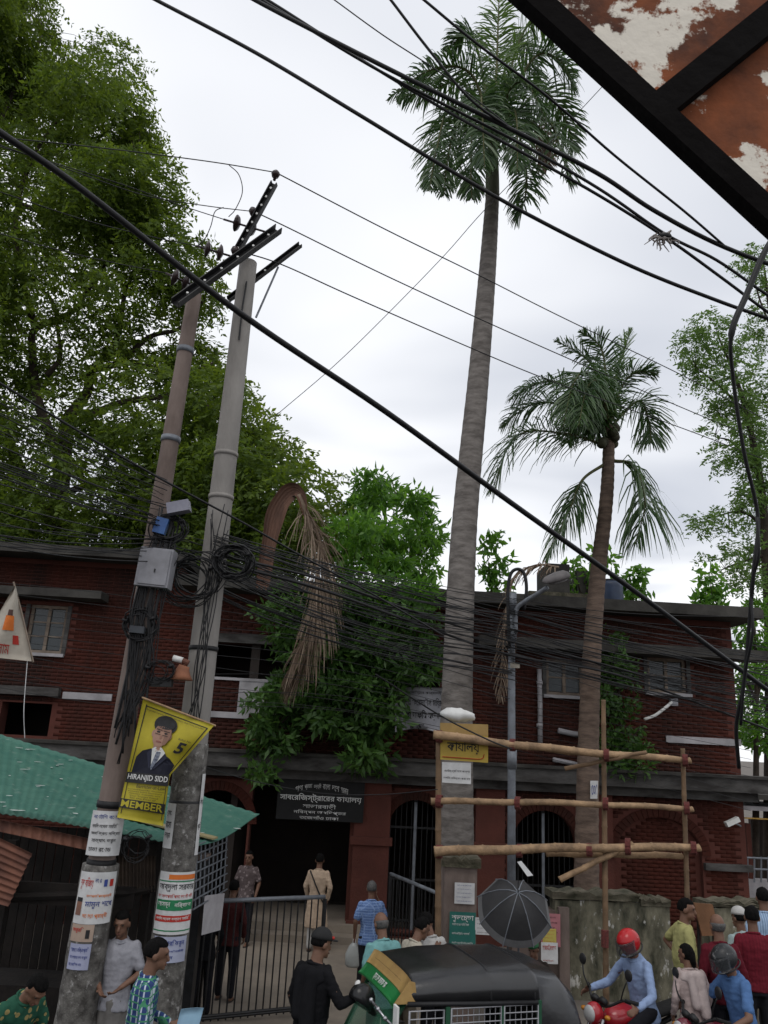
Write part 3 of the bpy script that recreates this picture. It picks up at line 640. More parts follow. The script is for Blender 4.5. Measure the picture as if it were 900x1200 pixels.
tree('wall_plant', 'leafy self sown bush clinging to brick wall right of the coconut trunk', 'plant', bt, [([bt, at(728, 860, Y), at(722, 760, Y)], .04, .015), (limb([(728, 880), (745, 860), (750, 850)], Y), .02, .01)], fill_clumps(ol, 17.7, 18.2, 16, .3), lf_vine, 26, 'broad', ll=.17, lw=.07, twigs=2)
# --- rooftop plants
for lab, x, yb, pts, Y in (('leafy sapling on the roof just right of the tall palm', 578, 705, [(570, 640), (583, 632), (590, 660), (572, 670), (582, 690)], 19.6), ('bright leafy bush on the roof behind the coconut palm', 688, 702, [(672, 665), (700, 650), (712, 660), (690, 680), (660, 690), (715, 680)], 20.0),
        ('small leafy plant on the roof right of the coconut palm', 743, 708, [(738, 675), (748, 672), (752, 690), (735, 690)], 19.8), ('young sapling at the right end of the roof', 836, 712, [(832, 675), (836, 685), (830, 700), (842, 700), (820, 706)], 20.2)):
    bt = at(x, yb, Y); bt.z = zr + .2
    tree('rooftop_plant', lab, 'plant', bt, [([bt, lerp(bt, at(pts[0][0], pts[0][1], Y), .5), at(pts[0][0], pts[0][1], Y)], .025, .008)] + [([bt, lerp(bt, at(a, c, Y), .6), at(a, c, Y)], .015, .006) for a, c in pts[1:]], [(at(a, c, Y), (.24, .24, .2), 1) for a, c in pts] + [(lerp(bt, at(a, c, Y), .55), (.2, .2, .2), .5) for a, c in pts], lf_mango, 11, 'broad', 'plants growing on the office roof', 2, .24, .12)
# --- palms
def frond(parent, pts, L0, m, n=56, wid=.045, bare=.12, hang=.5, rr=.035, stiff=.5, name='frond', twist=0.0, spread=1.0):
    q = spline(pts, 12); Q = len(q) - 1
    b = MB(); b.tube(q, [lerp(rr, .006, i / Q) for i in range(Q + 1)], 6)
    f = build(name, b, rachis_mat if m is not lf_dead else lf_dead, parent, True)
    V = []; q_ = np.array([tuple(p) for p in q])
    for i in range(n):
        t = bare + (1 - bare) * (i + random.random() * .5) / n; x = min(t * Q, Q - 1e-4); a = int(x); p = q_[a] + (q_[a + 1] - q_[a]) * (x - a)
        T = q_[a + 1] - q_[a]; T /= np.linalg.norm(T)
        S = np.cross(T, [0, 0, 1.0]); ns = np.linalg.norm(S); S = S / ns if ns > .15 else np.array([1.0, 0, 0])
        Up = np.cross(S, T); S = S * math.cos(twist) + Up * math.sin(twist)
        ln = L0 * (math.sin(math.pi * min(1, (t - bare) / (1 - bare) * .8 + .22)) ** .6) * random.uniform(.8, 1.1)
        for sd in (-1, 1):
            d = S * sd * spread + T * (.45 + .6 * t) + Up * stiff * random.uniform(-.3, .9) + rng.normal(size=3) * .17
            d /= np.linalg.norm(d); g_ = np.array([0, 0, -1.0])
            wv = np.cross(d, Up + rng.normal(size=3) * .5); wv /= np.linalg.norm(wv) + 1e-9
            m1 = p + d * ln * .5 + g_ * ln * hang * .18; m2 = p + d * ln * .85 + g_ * ln * hang * .62; tip = p + d * ln * .95 + g_ * ln * hang * .9
            w_ = wid * random.uniform(.8, 1.2)
            V += [p - wv * w_ * .3, p + wv * w_ * .3, m1 + wv * w_ * .5, m1 - wv * w_ * .5, m1 - wv * w_ * .5, m1 + wv * w_ * .5, m2 + wv * w_ * .35, m2 - wv * w_ * .35, m2 - wv * w_ * .35, m2 + wv * w_ * .35, tip + wv * .004, tip - wv * .004]
    V = np.array(V).reshape(-1, 12, 3)[:, [0, 1, 2, 3, 6, 7, 10, 11]].reshape(-1, 3); k = len(V) // 8
    fq = np.array([(0, 1, 2, 3), (3, 2, 4, 5), (5, 4, 6, 7)]); Qd = (np.arange(k)[:, None, None] * 8 + fq[None]).reshape(-1, 4)
    build_np('leaflets', V, Qd, m, f)['kind'] = 'stuff'
    return f
def ringed(b, q, r, n=14, step=3, amp=.02):
    pts = []; rad = []
    for i in range(len(q) - 1):
        for k in range(step):
            pts.append(lerp(q[i], q[i + 1], k / step)); rr = lerp(r[i], r[i + 1], k / step); rad.append(rr * (1 + (amp if k == 0 else -amp * random.uniform(.2, 1)))) 
    b.tube(pts + [q[-1]], rad + [r[-1]], n)
PY = 14.2
pb = on_ground(534, PY); q = spline([pb, at(534, 960, PY), at(536, 800, PY), at(544, 620, PY), at(560, 450, PY), at(571, 320, PY), at(577, 232, PY)], 10)
rp = thing('royal_palm', 'very tall palm with grey ringed trunk behind the yellow sign', 'palm tree', pb)
r = [lerp(.335, .145, min(1, (i / 60) ** 1.0)) for i in range(61)]
b = MB(); ringed(b, q, r, 16, 3, .012); build('trunk', b, palm_bark, rp, True)
cs = spline([at(577, 232, PY), at(577, 205, PY), at(577, 165, PY)], 6); b = MB(); b.tube(cs, [lerp(.15, .1, (i / 12) ** 3) for i in range(13)], 12); build('crownshaft', b, mat('crownshaft', (.17, .17, .12), (.11, .11, .08)), rp, True)
def fr(parent, lst, Y, dys, L0, m, **k): return frond(parent, [at(x, y, Y + dy) for (x, y), dy in zip(lst, dys)], L0, m, **k)
c = (578, 170)
for lst, dys, m, L in (([c, (582, 80), (584, 20), (586, -30)], [0, .2, .3, .4], lf_palm_y, .75), ([c, (553, 88), (505, 82), (452, 118)], [0, -.3, -.6, -.8], lf_palm, .62), ([c, (545, 100), (505, 105), (462, 118)], [0, .5, .9, 1.2], lf_palm, .6),
        ([c, (530, 125), (512, 175), (503, 225)], [0, -.5, -.8, -.9], lf_palm, .62), ([c, (540, 140), (525, 185), (520, 232)], [0, .6, .9, 1], lf_palm, .6), ([c, (556, 150), (552, 195), (553, 235)], [0, -.7, -1, -1], lf_palm, .5),
        ([c, (607, 52), (630, 25), (655, 45)], [0, .3, .4, .5], lf_palm_y, .7), ([c, (622, 72), (655, 70), (674, 108)], [0, -.2, -.4, -.5], lf_palm, .68), ([c, (630, 108), (660, 135), (676, 182)], [0, .4, .8, 1], lf_palm, .65), ([c, (637, 140), (658, 180), (667, 215)], [0, -.5, -.8, -.9], lf_palm, .62),
        ([c, (612, 185), (616, 228), (603, 258)], [0, -.4, -.6, -.6], lf_palm, .52), ([c, (600, 130), (606, 150), (606, 205)], [0, -1, -1.6, -1.7], lf_palm, .62), ([c, (565, 115), (566, 150), (568, 200)], [0, -1.1, -1.7, -1.8], lf_palm, .6),
        ([c, (595, 70), (615, 55), (640, 110)], [0, .9, 1.4, 1.8], lf_palm, .62), ([c, (560, 60), (545, 40), (522, 62)], [0, .6, 1, 1.3], lf_palm, .62), ([c, (623, 150), (636, 175), (641, 200)], [0, .7, .9, 1], lf_dead, .45), ([c, (598, 105), (618, 100), (640, 140)], [0, -.9, -1.4, -1.7], lf_palm, .62), ([c, (585, 110), (580, 100), (575, 150)], [0, 1.2, 1.8, 2.2], lf_palm, .6)):
    fr(rp, lst, PY, dys, L * 1.12, m, n=120, wid=.036, hang=.5, rr=.04, bare=.08, stiff=1.1)
CY = 15.2
cb = on_ground(687, CY); co = thing('coconut_palm', 'coconut palm with leaning brown trunk and drooping fronds', 'palm tree', cb)
q = spline([cb, at(688, 960, CY), at(692, 800, CY), at(700, 680, CY), at(711, 580, CY), at(714, 500, CY)], 10)
r = [lerp(.25, .115, (i / 50) ** .8) for i in range(51)]
b = MB(); ringed(b, q, r, 12, 3, .03); build('trunk', b, coco_bark, co, True)
c = (714, 502)
for lst, dys, m, L, hg in (([c, (700, 440), (680, 415), (648, 398)], [0, .2, .3, .4], lf_palm, .6, .4), ([c, (710, 440), (703, 406), (678, 387)], [0, -.2, -.3, -.4], lf_palm, .6, .3), ([c, (722, 440), (731, 412), (740, 385)], [0, .2, .2, .2], lf_palm_y, .6, .2),
        ([c, (728, 455), (746, 436), (772, 438)], [0, -.2, -.4, -.5], lf_palm, .6, .35), ([c, (662, 452), (628, 450), (597, 468)], [0, -.3, -.5, -.6], lf_palm, .7, .8), ([c, (655, 474), (619, 476), (586, 502)], [0, .4, .6, .8], lf_palm, .75, .8),
        ([(710, 522), (661, 508), (605, 512), (573, 582)], [0, -.2, -.4, -.4], lf_palm, .95, .9), ([c, (748, 470), (760, 492), (763, 520)], [0, .3, .4, .4], lf_palm, .7, .7), ([c, (690, 440), (672, 450), (660, 500)], [0, -.9, -1.3, -1.6], lf_palm, .75, .8),
        ([c, (703, 450), (688, 455), (678, 500)], [0, -1, -1.5, -1.9], lf_palm, .75, .9), ([c, (690, 480), (672, 490), (664, 520)], [0, .5, .8, 1], lf_palm, .6, .9), ([c, (695, 460), (680, 465), (690, 505)], [0, -.6, -1, -1.3], lf_palm, .7, .9)):
    fr(co, lst, CY, dys, L, m, n=100, wid=.027, hang=hg * .7, rr=.032, bare=.1, stiff=1.0)
fr(co, [(710, 543), (683, 562), (669, 594), (640, 655)], CY, [0, -.2, -.3, -.4], .75, lf_palm, n=75, wid=.032, hang=.75, bare=.34, rr=.04)
fr(co, [(719, 540), (742, 546), (756, 587), (744, 640)], CY, [0, -.2, -.4, -.5], .9, lf_palm, n=80, wid=.034, hang=.9, bare=.14, rr=.04)
B_, d_ = in_clump(at(695, 478, CY), (.36, .36, .5), 420, .2); v_, q_ = leaves(B_, d_ * .4 + rng.normal(size=(420, 3)) * .4 + np.array([0, 0, -.6]), .5, .05); build_np('old_leaf_mass', v_, q_, lf_palm, co)['kind'] = 'stuff'
b = MB()
for k in range(9): b.ball(at(703 + random.uniform(-6, 20), 510 + random.uniform(-10, 12), CY + random.uniform(-.35, .3)), .11, 8, 6)
build('coconuts', b, mat('coconut husk', (.06, .065, .03), (.04, .035, .02)), co, True)
# dead frond hanging from the roof and the brown one caught at the lamp post
DY = 16.2
df = thing('fallen_palm_frond', 'dead brown palm frond with broad sheath hooked over the verandah edge', 'palm frond', at(305, 690, DY))
q = spline([at(308, 690, DY), at(316, 640, DY), at(326, 598, DY), at(342, 577, DY), at(353, 582, DY - .1), at(358, 605, DY - .15)], 6)
b = MB()
def shf(s_, t_):                        # a broad stiff strip, its edges curled towards the street
    x = t_ * (len(q) - 1.001); i = int(x); p = lerp(q[i], q[i + 1], x - i); T = (q[i + 1] - q[i]).normalized(); S = T.cross(Vector((0, -1, 0))).normalized()
    wd = (lerp(.13, .21, min(1, t_ * 2.2)) if t_ < .55 else lerp(.21, .05, ((t_ - .55) / .45) ** .7)) * (1 + .08 * math.sin(t_ * 23)); v = 2 * s_ - 1
    return p + S * v * wd + Vector((0, -1, 0)) * (.13 * v * v + .012 * math.cos(v * 21)) + T * (.06 * math.sin(v * 9) if t_ < .02 else 0)
b.sheet(shf, 22, 40, (0, .012, 0)); build('sheath', b, mat('brown palm sheath', (.17, .085, .055), (.09, .045, .03), scale=5, rough=.7, bump=.3, stretch=(1, 1, .2)), df, True)
fr(df, [(350, 580), (376, 640), (380, 705), (358, 775), (336, 810)], DY, [-.1, -.2, -.3, -.35, -.3], .78, lf_dead, n=170, wid=.024, hang=.75, bare=.02, rr=.05, stiff=.35, spread=.24, name='midrib')
fr(df, [(352, 584), (368, 640), (370, 710), (350, 765), (334, 800)], DY, [-.1, -.35, -.5, -.5, -.4], .7, lf_dead, n=120, wid=.024, hang=.8, bare=.02, rr=.04, stiff=.35, spread=.22, name='midrib')
d2 = thing('caught_palm_frond', 'dry palm frond caught in the wires beside the street lamp', 'palm frond', at(592, 800, 14.2))
fr(d2, [(598, 690), (592, 730), (588, 780), (587, 822)], 14.1, [0, -.1, -.1, 0], .35, lf_dead, n=22, wid=.02, spread=.5, hang=.9, bare=.05, rr=.025, stiff=.1, name='midrib')
fr(d2, [(655, 665), (630, 662), (608, 672), (592, 692)], 14.3, [0, 0, 0, 0], .5, lf_dead, n=36, wid=.03, hang=.5, bare=.05, rr=.025, stiff=.1, name='midrib')

# ================================================================== WALLS, GATE, POLES, SIGNS
def pbox(name, x0, x1, ytop, Y, depth, m, parent, z0=0.0, bev=0.0):   # an upright block whose front stands at depth Y
    zt = at((x0 + x1) / 2, ytop, Y).z; a, c = on_ground(x0, Y, (zt + z0) / 2), on_ground(x1, Y, (zt + z0) / 2)
    b = MB(); b.box(((a.x + c.x) / 2, Y + depth / 2, (zt + z0) / 2), (c.x - a.x, depth, zt - z0)); return build(name, b, m, parent)
def rough_block(name, p0, p1, z0, z1, th, m, parent, amp=.02, nu=30, nv=10):   # a weathered wall with an uneven skin
    d = (p1 - p0); nrm = Vector((d.y, -d.x, 0)).normalized(); b = MB()
    from mathutils import noise
    def top(s): return z1 + amp * 1.5 * noise.noise(Vector((s * 9, 3, 1)))
    fr_ = lambda s, t: p0 + d * s + nrm * (amp * noise.noise(Vector((s * d.length * 2.5, t * 6, 7)))) + Vector((0, 0, lerp(z0, top(s), t)))
    bk_ = lambda s, t: p0 + d * s - nrm * th + Vector((0, 0, lerp(z0, top(s), t)))
    b.sheet(fr_, nu, nv); b.sheet(bk_, nu, 1)
    b.sheet(lambda s, t: lerp(fr_(s, 1), bk_(s, 1), t), nu, 1); b.sheet(lambda s, t: lerp(fr_(0, s), bk_(0, s), t), nv, 1); b.sheet(lambda s, t: lerp(fr_(1, s), bk_(1, s), t), nv, 1)
    return build(name, b, m, parent, True)
# mossy boundary wall in two lengths
Y = 12.9; w0, w1 = on_ground(652, Y), on_ground(792, Y + .2)
bw_ = thing('boundary_wall', 'mossy peeling boundary wall behind the red helmet rider', 'wall', lerp(w0, w1, .5))
zt = at(720, 1058, Y).z; rough_block('wall_panel', w0, w1, 0, zt, .25, moss_wall, bw_)
rough_block('coping', w0 - Vector((.05, .07, 0)), lerp(w0, w1, .72) - Vector((0, .07, 0)), zt + .02, zt + .12, .4, moss_top, bw_, .05, 24, 4)
rough_block('coping', lerp(w0, w1, .74) - Vector((0, .05, 0)), w1 - Vector((0, .05, 0)), zt - .04, zt + .05, .36, moss_top, bw_, .06, 14, 4)
pbox('end_pier', 656, 668, 1064, 12.78, .1, concrete_old, bw_)
w0, w1 = on_ground(838, 13.6), on_ground(925, 13.9); b2 = thing('boundary_wall', 'low stretch of old wall behind the men in maroon at right', 'wall', lerp(w0, w1, .5))
zt2 = at(870, 1066, 13.6).z; rough_block('wall_panel', w0, w1, 0, zt2, .22, moss_wall, b2); rough_block('coping', w0 - Vector((.05, .06, 0)), w1 - Vector((0, .06, 0)), zt2 + .02, zt2 + .1, .36, moss_top, b2, .05)
bd = thing('leaning_board', 'brown wooden board leaning between the wall and the maroon men', 'board', on_ground(825, 12.9)); b = MB()
b.slab([at(813, 1058, 12.9), at(835, 1060, 12.9), at(845, 1096, 12.8), at(823, 1097, 12.8)], (0, .04, 0)); build('sheet', b, mat('varnished plywood', (.22, .1, .045), (.15, .07, .03)), bd)
b = MB(); b.tube([at(818, 1060, 12.94), on_ground(822, 12.8)], .025, 6); b.tube([at(834, 1062, 12.94), on_ground(846, 12.8)], .025, 6); build('prop', b, dark_wood, bd)
# gate pillar with pasted papers
Y = 12.7
gp = thing('gate_pillar', 'old gate pillar with pasted notices below the yellow sign', 'pillar', on_ground(535, Y)); gt = at(535, 1016, Y).z
g0, g1 = on_ground(516, Y), on_ground(556, Y); rough_block('shaft', g0, g1, 0, gt, .5, concrete_old, gp, .015, 8, 16)
rough_block('cap', g0 - Vector((.05, .06, 0)), g1 + Vector((.05, -.06, 0)), gt, gt + .13, .6, moss_top, gp, .04, 10, 4)
def paper(parent, x0, x1, y0, y1, Y, m=None, lines=4, ink_m=None, head=None, name='notice'):
    a, c = at(x0, y0, Y), at(x1, y1, Y); fn = lambda x, y: Vector((lerp(a.x, c.x, x), Y - .004 * math.sin(3 * x + 2 * y), lerp(c.z, a.z, y)))
    b = MB(); b.sheet(fn, 5, 5, (0, .003, 0)); o = build(name, b, m or white_paper, parent)
    f2 = lambda x, y: fn(x, y) + Vector((0, -.006, 0))
    if head: letters('print', o, head[0], f2, .08, .92, head[1], head[2], head[3], .01)
    for k in range(lines):
        y = lerp(.1, .62 if head else .85, k / max(1, lines - 1)); letters('print', o, random.choice(['অফিস সময়সূচী বিজ্ঞপ্তি নং', 'জমি রেজিস্ট্রি ও নামজারি', 'দলিল লেখক সমিতি ঢাকা', 'যোগাযোগ করুন এখানে']), f2, .1, random.uniform(.7, .92), y, y + .5 / (lines + 3), ink_m or ink)
    return o
teal = mat('teal poster', (.03, .17, .14), (.02, .13, .11), bump=.05)
paper(gp, 533, 556, 1034, 1060, Y - .035, lines=5, ink_m=ink_blue); o = paper(gp, 527, 557, 1068, 1112, Y - .035, teal, 3, ink_white, ('শুভেচ্ছা', .72, .92, ink_white), 'poster'); paper(gp, 557, 577, 1075, 1096, Y - .03, lines=4)
paper(bw_, 634, 657, 1070, 1110, 12.7, mat('pink paper', (.5, .2, .22), (.4, .16, .18)), 6, ink, None, 'poster'); paper(bw_, 636, 652, 1088, 1106, 12.68, mat('yellow paper', (.6, .5, .12), (.5, .42, .1)), 4, ink_red, None, 'poster'); paper(bw_, 634, 654, 1104, 1130, 12.66, None, 2, ink_red, ('ভর্তি চলছে', .65, .9, ink_red), 'poster')
# stub wall that the papers hang on, between pillar and wall
pbox('end_pier', 600, 656, 1066, 12.9, .3, concrete_old, bw_)
# black gate post and open gate leaf
gpst = thing('gate_post', 'square black steel gate post beside the right concrete pole', 'post', on_ground(214, 10.9)); zt = at(229, 1006, 10.9).z
a = on_ground(205, 10.9); b = MB(); b.box((a.x, 10.9, zt / 2), (.22, .22, zt)); build('shaft', b, black_steel, gpst); b = MB(); b.box((a.x, 10.9, zt + .03), (.26, .26, .06)); build('cap', b, concrete_old, gpst)
def gate(label, pa, pb_, h, n, ends, m=black_steel):
    t = thing('gate_leaf', label, 'gate', lerp(pa, pb_, .5)); d = pb_ - pa
    b = MB(); b.tube([pa + Vector((0, 0, h)), pb_ + Vector((0, 0, h))], .032, 8); build('top_rail', b, galv, t, True)
    for z in (.15, h * .55 if ends else .12):
        b = MB(); b.tube([pa + Vector((0, 0, z)), pb_ + Vector((0, 0, z))], .022, 6); build('rail', b, m, t)
    for e in (pa, pb_): b = MB(); b.tube([e + Vector((0, 0, .06)), e + Vector((0, 0, h - .03))], .032, 8); build('stile', b, m, t)
    for k in range(1, n): p = lerp(pa, pb_, k / n); b = MB(); b.tube([p + Vector((0, 0, .08)), p + Vector((0, 0, h - .02))], .0125, 6); build('bar', b, m, t)
    return t
hg = 1.62
ga = at_z(226, 1057, hg); gb = at_z(381, 1051, hg); gate('black barred gate leaf with pale top rail standing beside the gate post', Vector((ga.x, ga.y, 0)), Vector((gb.x, gb.y, 0)), hg, 19, False)
ga = at_z(518, 1049, hg); gb = at_z(458, 1024, hg); gate('gate leaf swung inward beside the notice covered pillar', Vector((ga.x, ga.y, 0)), Vector((gb.x, gb.y, 0)), hg, 14, False)
# ------------------------------------------------------------------ the two concrete poles
def pole(label, top, bot, Y, r0, r1, m, cat='pole'):
    T = at(top[0], top[1], Y); B = at(bot[0], bot[1], Y); k = T.z / (T.z - B.z); B = T + (B - T) * k
    t = thing('utility_pole', label, cat, B); b = MB(); n = 24
    b.tube([lerp(B, T, i / n) for i in range(n + 1)], [lerp(r0, r1, i / n) for i in range(n + 1)], 20); build('shaft', b, m, t, True)
    return t, B, T
def p_at(B, T, z): return B + (T - B) * ((z - B.z) / (T.z - B.z))
def ring(parent, B, T, z, r, h=.05, m=galv, name='clamp_band'):
    b = MB(); b.tube([p_at(B, T, z - h / 2), p_at(B, T, z + h / 2)], r, 20); return build(name, b, m, parent, True)
p2, B2, T2 = pole('taller grey concrete pole carrying the steel crossarms', (291, 308), (190, 1180), 9.35, .2, .117, concrete)
p1, B1, T1 = pole('shorter brownish concrete pole with cable boxes left of the tall one', (228, 345), (91, 1180), 9.1, .155, .09, concrete_old)
def zpx(px, py, Y): return at(px, py, Y).z
def rad(B, T, z, r0, r1): return lerp(r0, r1, (z - B.z) / (T.z - B.z))
for y, px in ((533, 264), (583, 254), (760, 235), (1005, 207), (940, 214)):
    z = zpx(px, y, 9.35); ring(p2, B2, T2, z, rad(B2, T2, z, .2, .117) + .012, .05, concrete if y < 600 else wire_mat)
for y, px in ((411, 216), (515, 197), (1010, 117), (942, 128)):
    z = zpx(px, y, 9.1); ring(p1, B1, T1, z, rad(B1, T1, z, .155, .09) + .014, .07, galv if y < 600 else wire_mat)
for (P, B, T, Y, px, r0, r1) in ((p1, B1, T1, 9.1, 117, .195, .13), (p2, B2, T2, 9.35, 207, .2, .117)):   # rough, paper-caked lower stretch
    zt = zpx(px, 1012 if P is p1 else 870, Y); b = MB(); n = 26; pts = []; rr = []
    for i in range(n + 1):
        z = lerp(.02, zt, i / n); pts.append(p_at(B, T, z)); rr.append(rad(B, T, z, r0, r1) + .012 + random.uniform(-.004, .006))
    b.tube(pts, rr, 20); build('caked_sleeve', b, pole_grime, P, True)
def on_pole(B, T, r0, r1, ztop, zbot, a0, a1, lift=.022):     # a surface wrapped on the pole; angle 0 faces the camera
    def fn(x, y):
        z = lerp(zbot, ztop, y); c = p_at(B, T, z); r = rad(B, T, z, r0, r1) + lift; a = lerp(a0, a1, x) - math.pi / 2 - math.atan2(c.x, c.y)
        return c + Vector((math.cos(a) * r, math.sin(a) * r, 0))
    return fn
def wrap_poster(P, B, T, Y, px, y0, y1, a0, a1, m, rows, r0, r1, lift=.022, name='poster'):
    fn = on_pole(B, T, r0, r1, zpx(px, y0, Y), zpx(px, y1, Y), R(a0), R(a1), lift); b = MB(); b.sheet(fn, 10, 3); o = build(name, b, m, P, True)
    f2 = on_pole(B, T, r0, r1, zpx(px, y0, Y), zpx(px, y1, Y), R(a0), R(a1), lift + .004)
    for kind, x0, x1, b0, b1, mm, s in rows:
        if kind == 't': letters('print', o, s, f2, x0, x1, b0, b1, mm, .012)
        else: flat_part('print', o, f2, x0, x1, b0, b1, mm, 6, 1)
    return o
r_ = (.195, .13)
wrap_poster(p1, B1, T1, 9.1, 120, 948, 1000, -60, 55, white_paper, [('t', .1, .9, .8, .93, ink_blue, 'নোটিশ বোর্ড'), ('t', .1, .8, .62, .72, ink, 'দলিল লেখক সমিতি'), ('t', .1, .9, .45, .55, ink, 'জমি ক্রয় বিক্রয়'), ('t', .15, .8, .28, .38, ink, 'সাক্ষাৎ করুন'), ('t', .1, .7, .1, .2, ink, 'ঢাকা রোড')], *r_)
wrap_poster(p1, B1, T1, 9.1, 105, 1018, 1078, -65, 60, white_paper, [('t', .08, .42, .66, .9, ink_red, 'শুভ বিজয়'), ('b', .66, .74, .72, .86, ink_blue, 0), ('b', .8, .9, .72, .86, ink_red, 0), ('t', .45, .6, .8, .88, ink_blue, 'নং ৫'), ('b', .06, .22, .16, .42, mat('face print', (.3, .15, .1), (.22, .11, .08)), 0), ('b', .06, .22, .42, .5, ink, 0), ('t', .3, .9, .5, .58, ink_orange, 'সভাপতি পদপ্রার্থী'), ('t', .3, .95, .3, .45, ink_blue, 'মামুন শেখ'), ('t', .28, .85, .1, .22, ink_orange, 'দোয়া প্রার্থী')], *r_)
wrap_poster(p1, B1, T1, 9.1, 98, 1078, 1098, -62, 10, mat('peach paper', (.5, .38, .3), (.4, .3, .24)), [('t', .1, .6, .5, .85, ink_red, 'জরুরি'), ('b', .7, .85, .2, .7, ink, 0)], *r_)
wrap_poster(p1, B1, T1, 9.1, 92, 1100, 1130, -55, 10, mat('lilac paper', (.42, .44, .6), (.34, .36, .5)), [('t', .1, .9, .65, .88, ink_blue, 'হারানো বিজ্ঞপ্তি'), ('t', .1, .9, .4, .55, ink_blue, 'যোগাযোগ করুন'), ('t', .1, .7, .15, .3, ink_blue, 'মোবাইল নং')], *r_)
r_ = (.2, .117)
wrap_poster(p2, B2, T2, 9.35, 197, 1018, 1090, -62, 65, white_paper, [('b', .3, .98, .88, .96, ink_orange, 0), ('b', .02, .98, .84, .86, ink_green, 0), ('t', .05, .97, .68, .81, ink, 'আব্দুলা সরকার'), ('t', .05, .95, .58, .65, ink_red, 'সহ সভাপতি পদে ভোট দিন'), ('b', .04, .98, .38, .55, ink_green, 0), ('t', .5, .92, .42, .52, ink_white, 'নির্বাচন'), ('t', .08, .4, .42, .52, ink_white, 'আসন্ন'), ('b', .03, .98, .2, .3, ink_red, 0), ('t', .08, .92, .215, .285, ink_white, 'দলিল লেখক কল্যাণ সমিতি'), ('b', .02, .98, .05, .07, ink_green, 0)], *r_)
wrap_poster(p2, B2, T2, 9.35, 190, 1092, 1122, -50, 55, mat('pale blue paper', (.45, .48, .62), (.38, .4, .52)), [('t', .1, .9, .6, .9, ink_blue, 'নামজারি করুন'), ('t', .1, .9, .38, .5, ink_blue, 'অভিজ্ঞ আইনজীবী'), ('t', .1, .6, .15, .28, ink_blue, 'ফোন')], *r_)
wrap_poster(p2, B2, T2, 9.35, 205, 940, 992, -75, -30, white_paper, [('t', .2, .8, .7, .85, ink, 'ধুমে'), ('t', .2, .8, .45, .6, ink, 'বাসা'), ('t', .2, .8, .2, .35, ink, 'ভাড়া')], *r_, name='torn_paper')
wrap_poster(p2, B2, T2, 9.35, 212, 905, 1000, 50, 70, white_paper, [('t', .1, .9, .6, .7, ink, 'বিজ্ঞ'), ('t', .1, .9, .3, .4, ink, 'প্তি')], *r_, name='torn_paper')
# crossarms and insulators on the taller pole
def channel(parent, a, b_, w_=.1, h_=.1, name='crossarm', holes=8):
    d = (b_ - a).normalized(); s = d.cross(Vector((0, 1, 0))).normalized(); f = s.cross(d); rot = Matrix((d, f, s)).transposed(); L = (b_ - a).length
    mb = MB(); c = (a + b_) / 2; mb.box(c, (L, .012, w_), rot); mb.box(c + s * (w_ / 2 - .006) - f * h_ / 2 * (1 if f.y > 0 else -1), (L, h_, .012), rot); mb.box(c - s * (w_ / 2 - .006) - f * h_ / 2 * (1 if f.y > 0 else -1), (L, h_, .012), rot)
    o = build(name, mb, black_steel, parent)
    fy = f if f.y < 0 else -f
    for k in range(holes):
        q = MB(); p = lerp(a, b_, (k + .7) / (holes + .4)) + fy * (h_ / 2 + .012); q.tube([p - fy * .01, p + fy * .012], .016, 8); build('bolt', q, ink_white, o)
    return o
Yp = 9.35
channel(p2, at(276, 300, Yp - .16), at(322, 216, Yp - .3), .09, .07, 'upright_arm', 8)
channel(p2, at(205, 358, Yp - .75), at(326, 271, Yp - .05), .115, .09, 'crossarm', 6)
a = at(268, 352, Yp + .2); channel(p2, a, at(352, 288, Yp + .35), .07, .06, 'crossarm', 1)
b = MB(); b.tube([at(326, 313, Yp + .3), at(300, 372, Yp + .1)], .014, 6); build('brace', b, galv, p2)
b = MB(); b.tube([at(289, 330, Yp - .14), at(284, 360, Yp - .15), at(280, 398, Yp - .15)], .012, 6); build('earth_wire', b, wire_mat, p2)
def discs(parent, a, b_, n=2, r=.115, name='insulator'):
    m = MB(); d = (b_ - a); m.tube([a, b_], .014, 6)
    for k in range(n):
        c = lerp(a, b_, (k + .8) / (n + .7)); dn = d.normalized(); m.tube([c - dn * .035, c - dn * .02, c + dn * .0, c + dn * .03, c + dn * .055], [.03, .05, r, r * .8, .03], 14)
    return build(name, m, mat('brown porcelain', (.05, .03, .03), (.03, .02, .02), rough=.25, bump=0), parent, True)
ins = [(at(262, 257, Yp - .1), at(312, 272, Yp - .1)), (at(230, 288, Yp - .4), at(270, 300, Yp - .25)), (at(194, 320, Yp - .7), at(228, 335, Yp - .6))]
for a, c in ins: discs(p2, a, c)
b = MB(); c = at(323, 204, Yp - .3); up = Vector((.1, 0, 1)).normalized(); b.tube([c - up * .1, c - up * .05, c - up * .045, c, c + up * .02, c + up * .05], [.02, .02, .045, .06, .055, .03], 14); build('pin_insulator', b, bpy.data.materials['brown porcelain'], p2, True)
for x, y, dy in ((296, 248, -.2), (275, 294, -.25)):
    b = MB(); c = at(x, y, Yp + dy); b.tube([c - up * .06, c, c + up * .05], [.02, .055, .04], 12); build('pin_insulator', b, bpy.data.materials['brown porcelain'], p2, True)
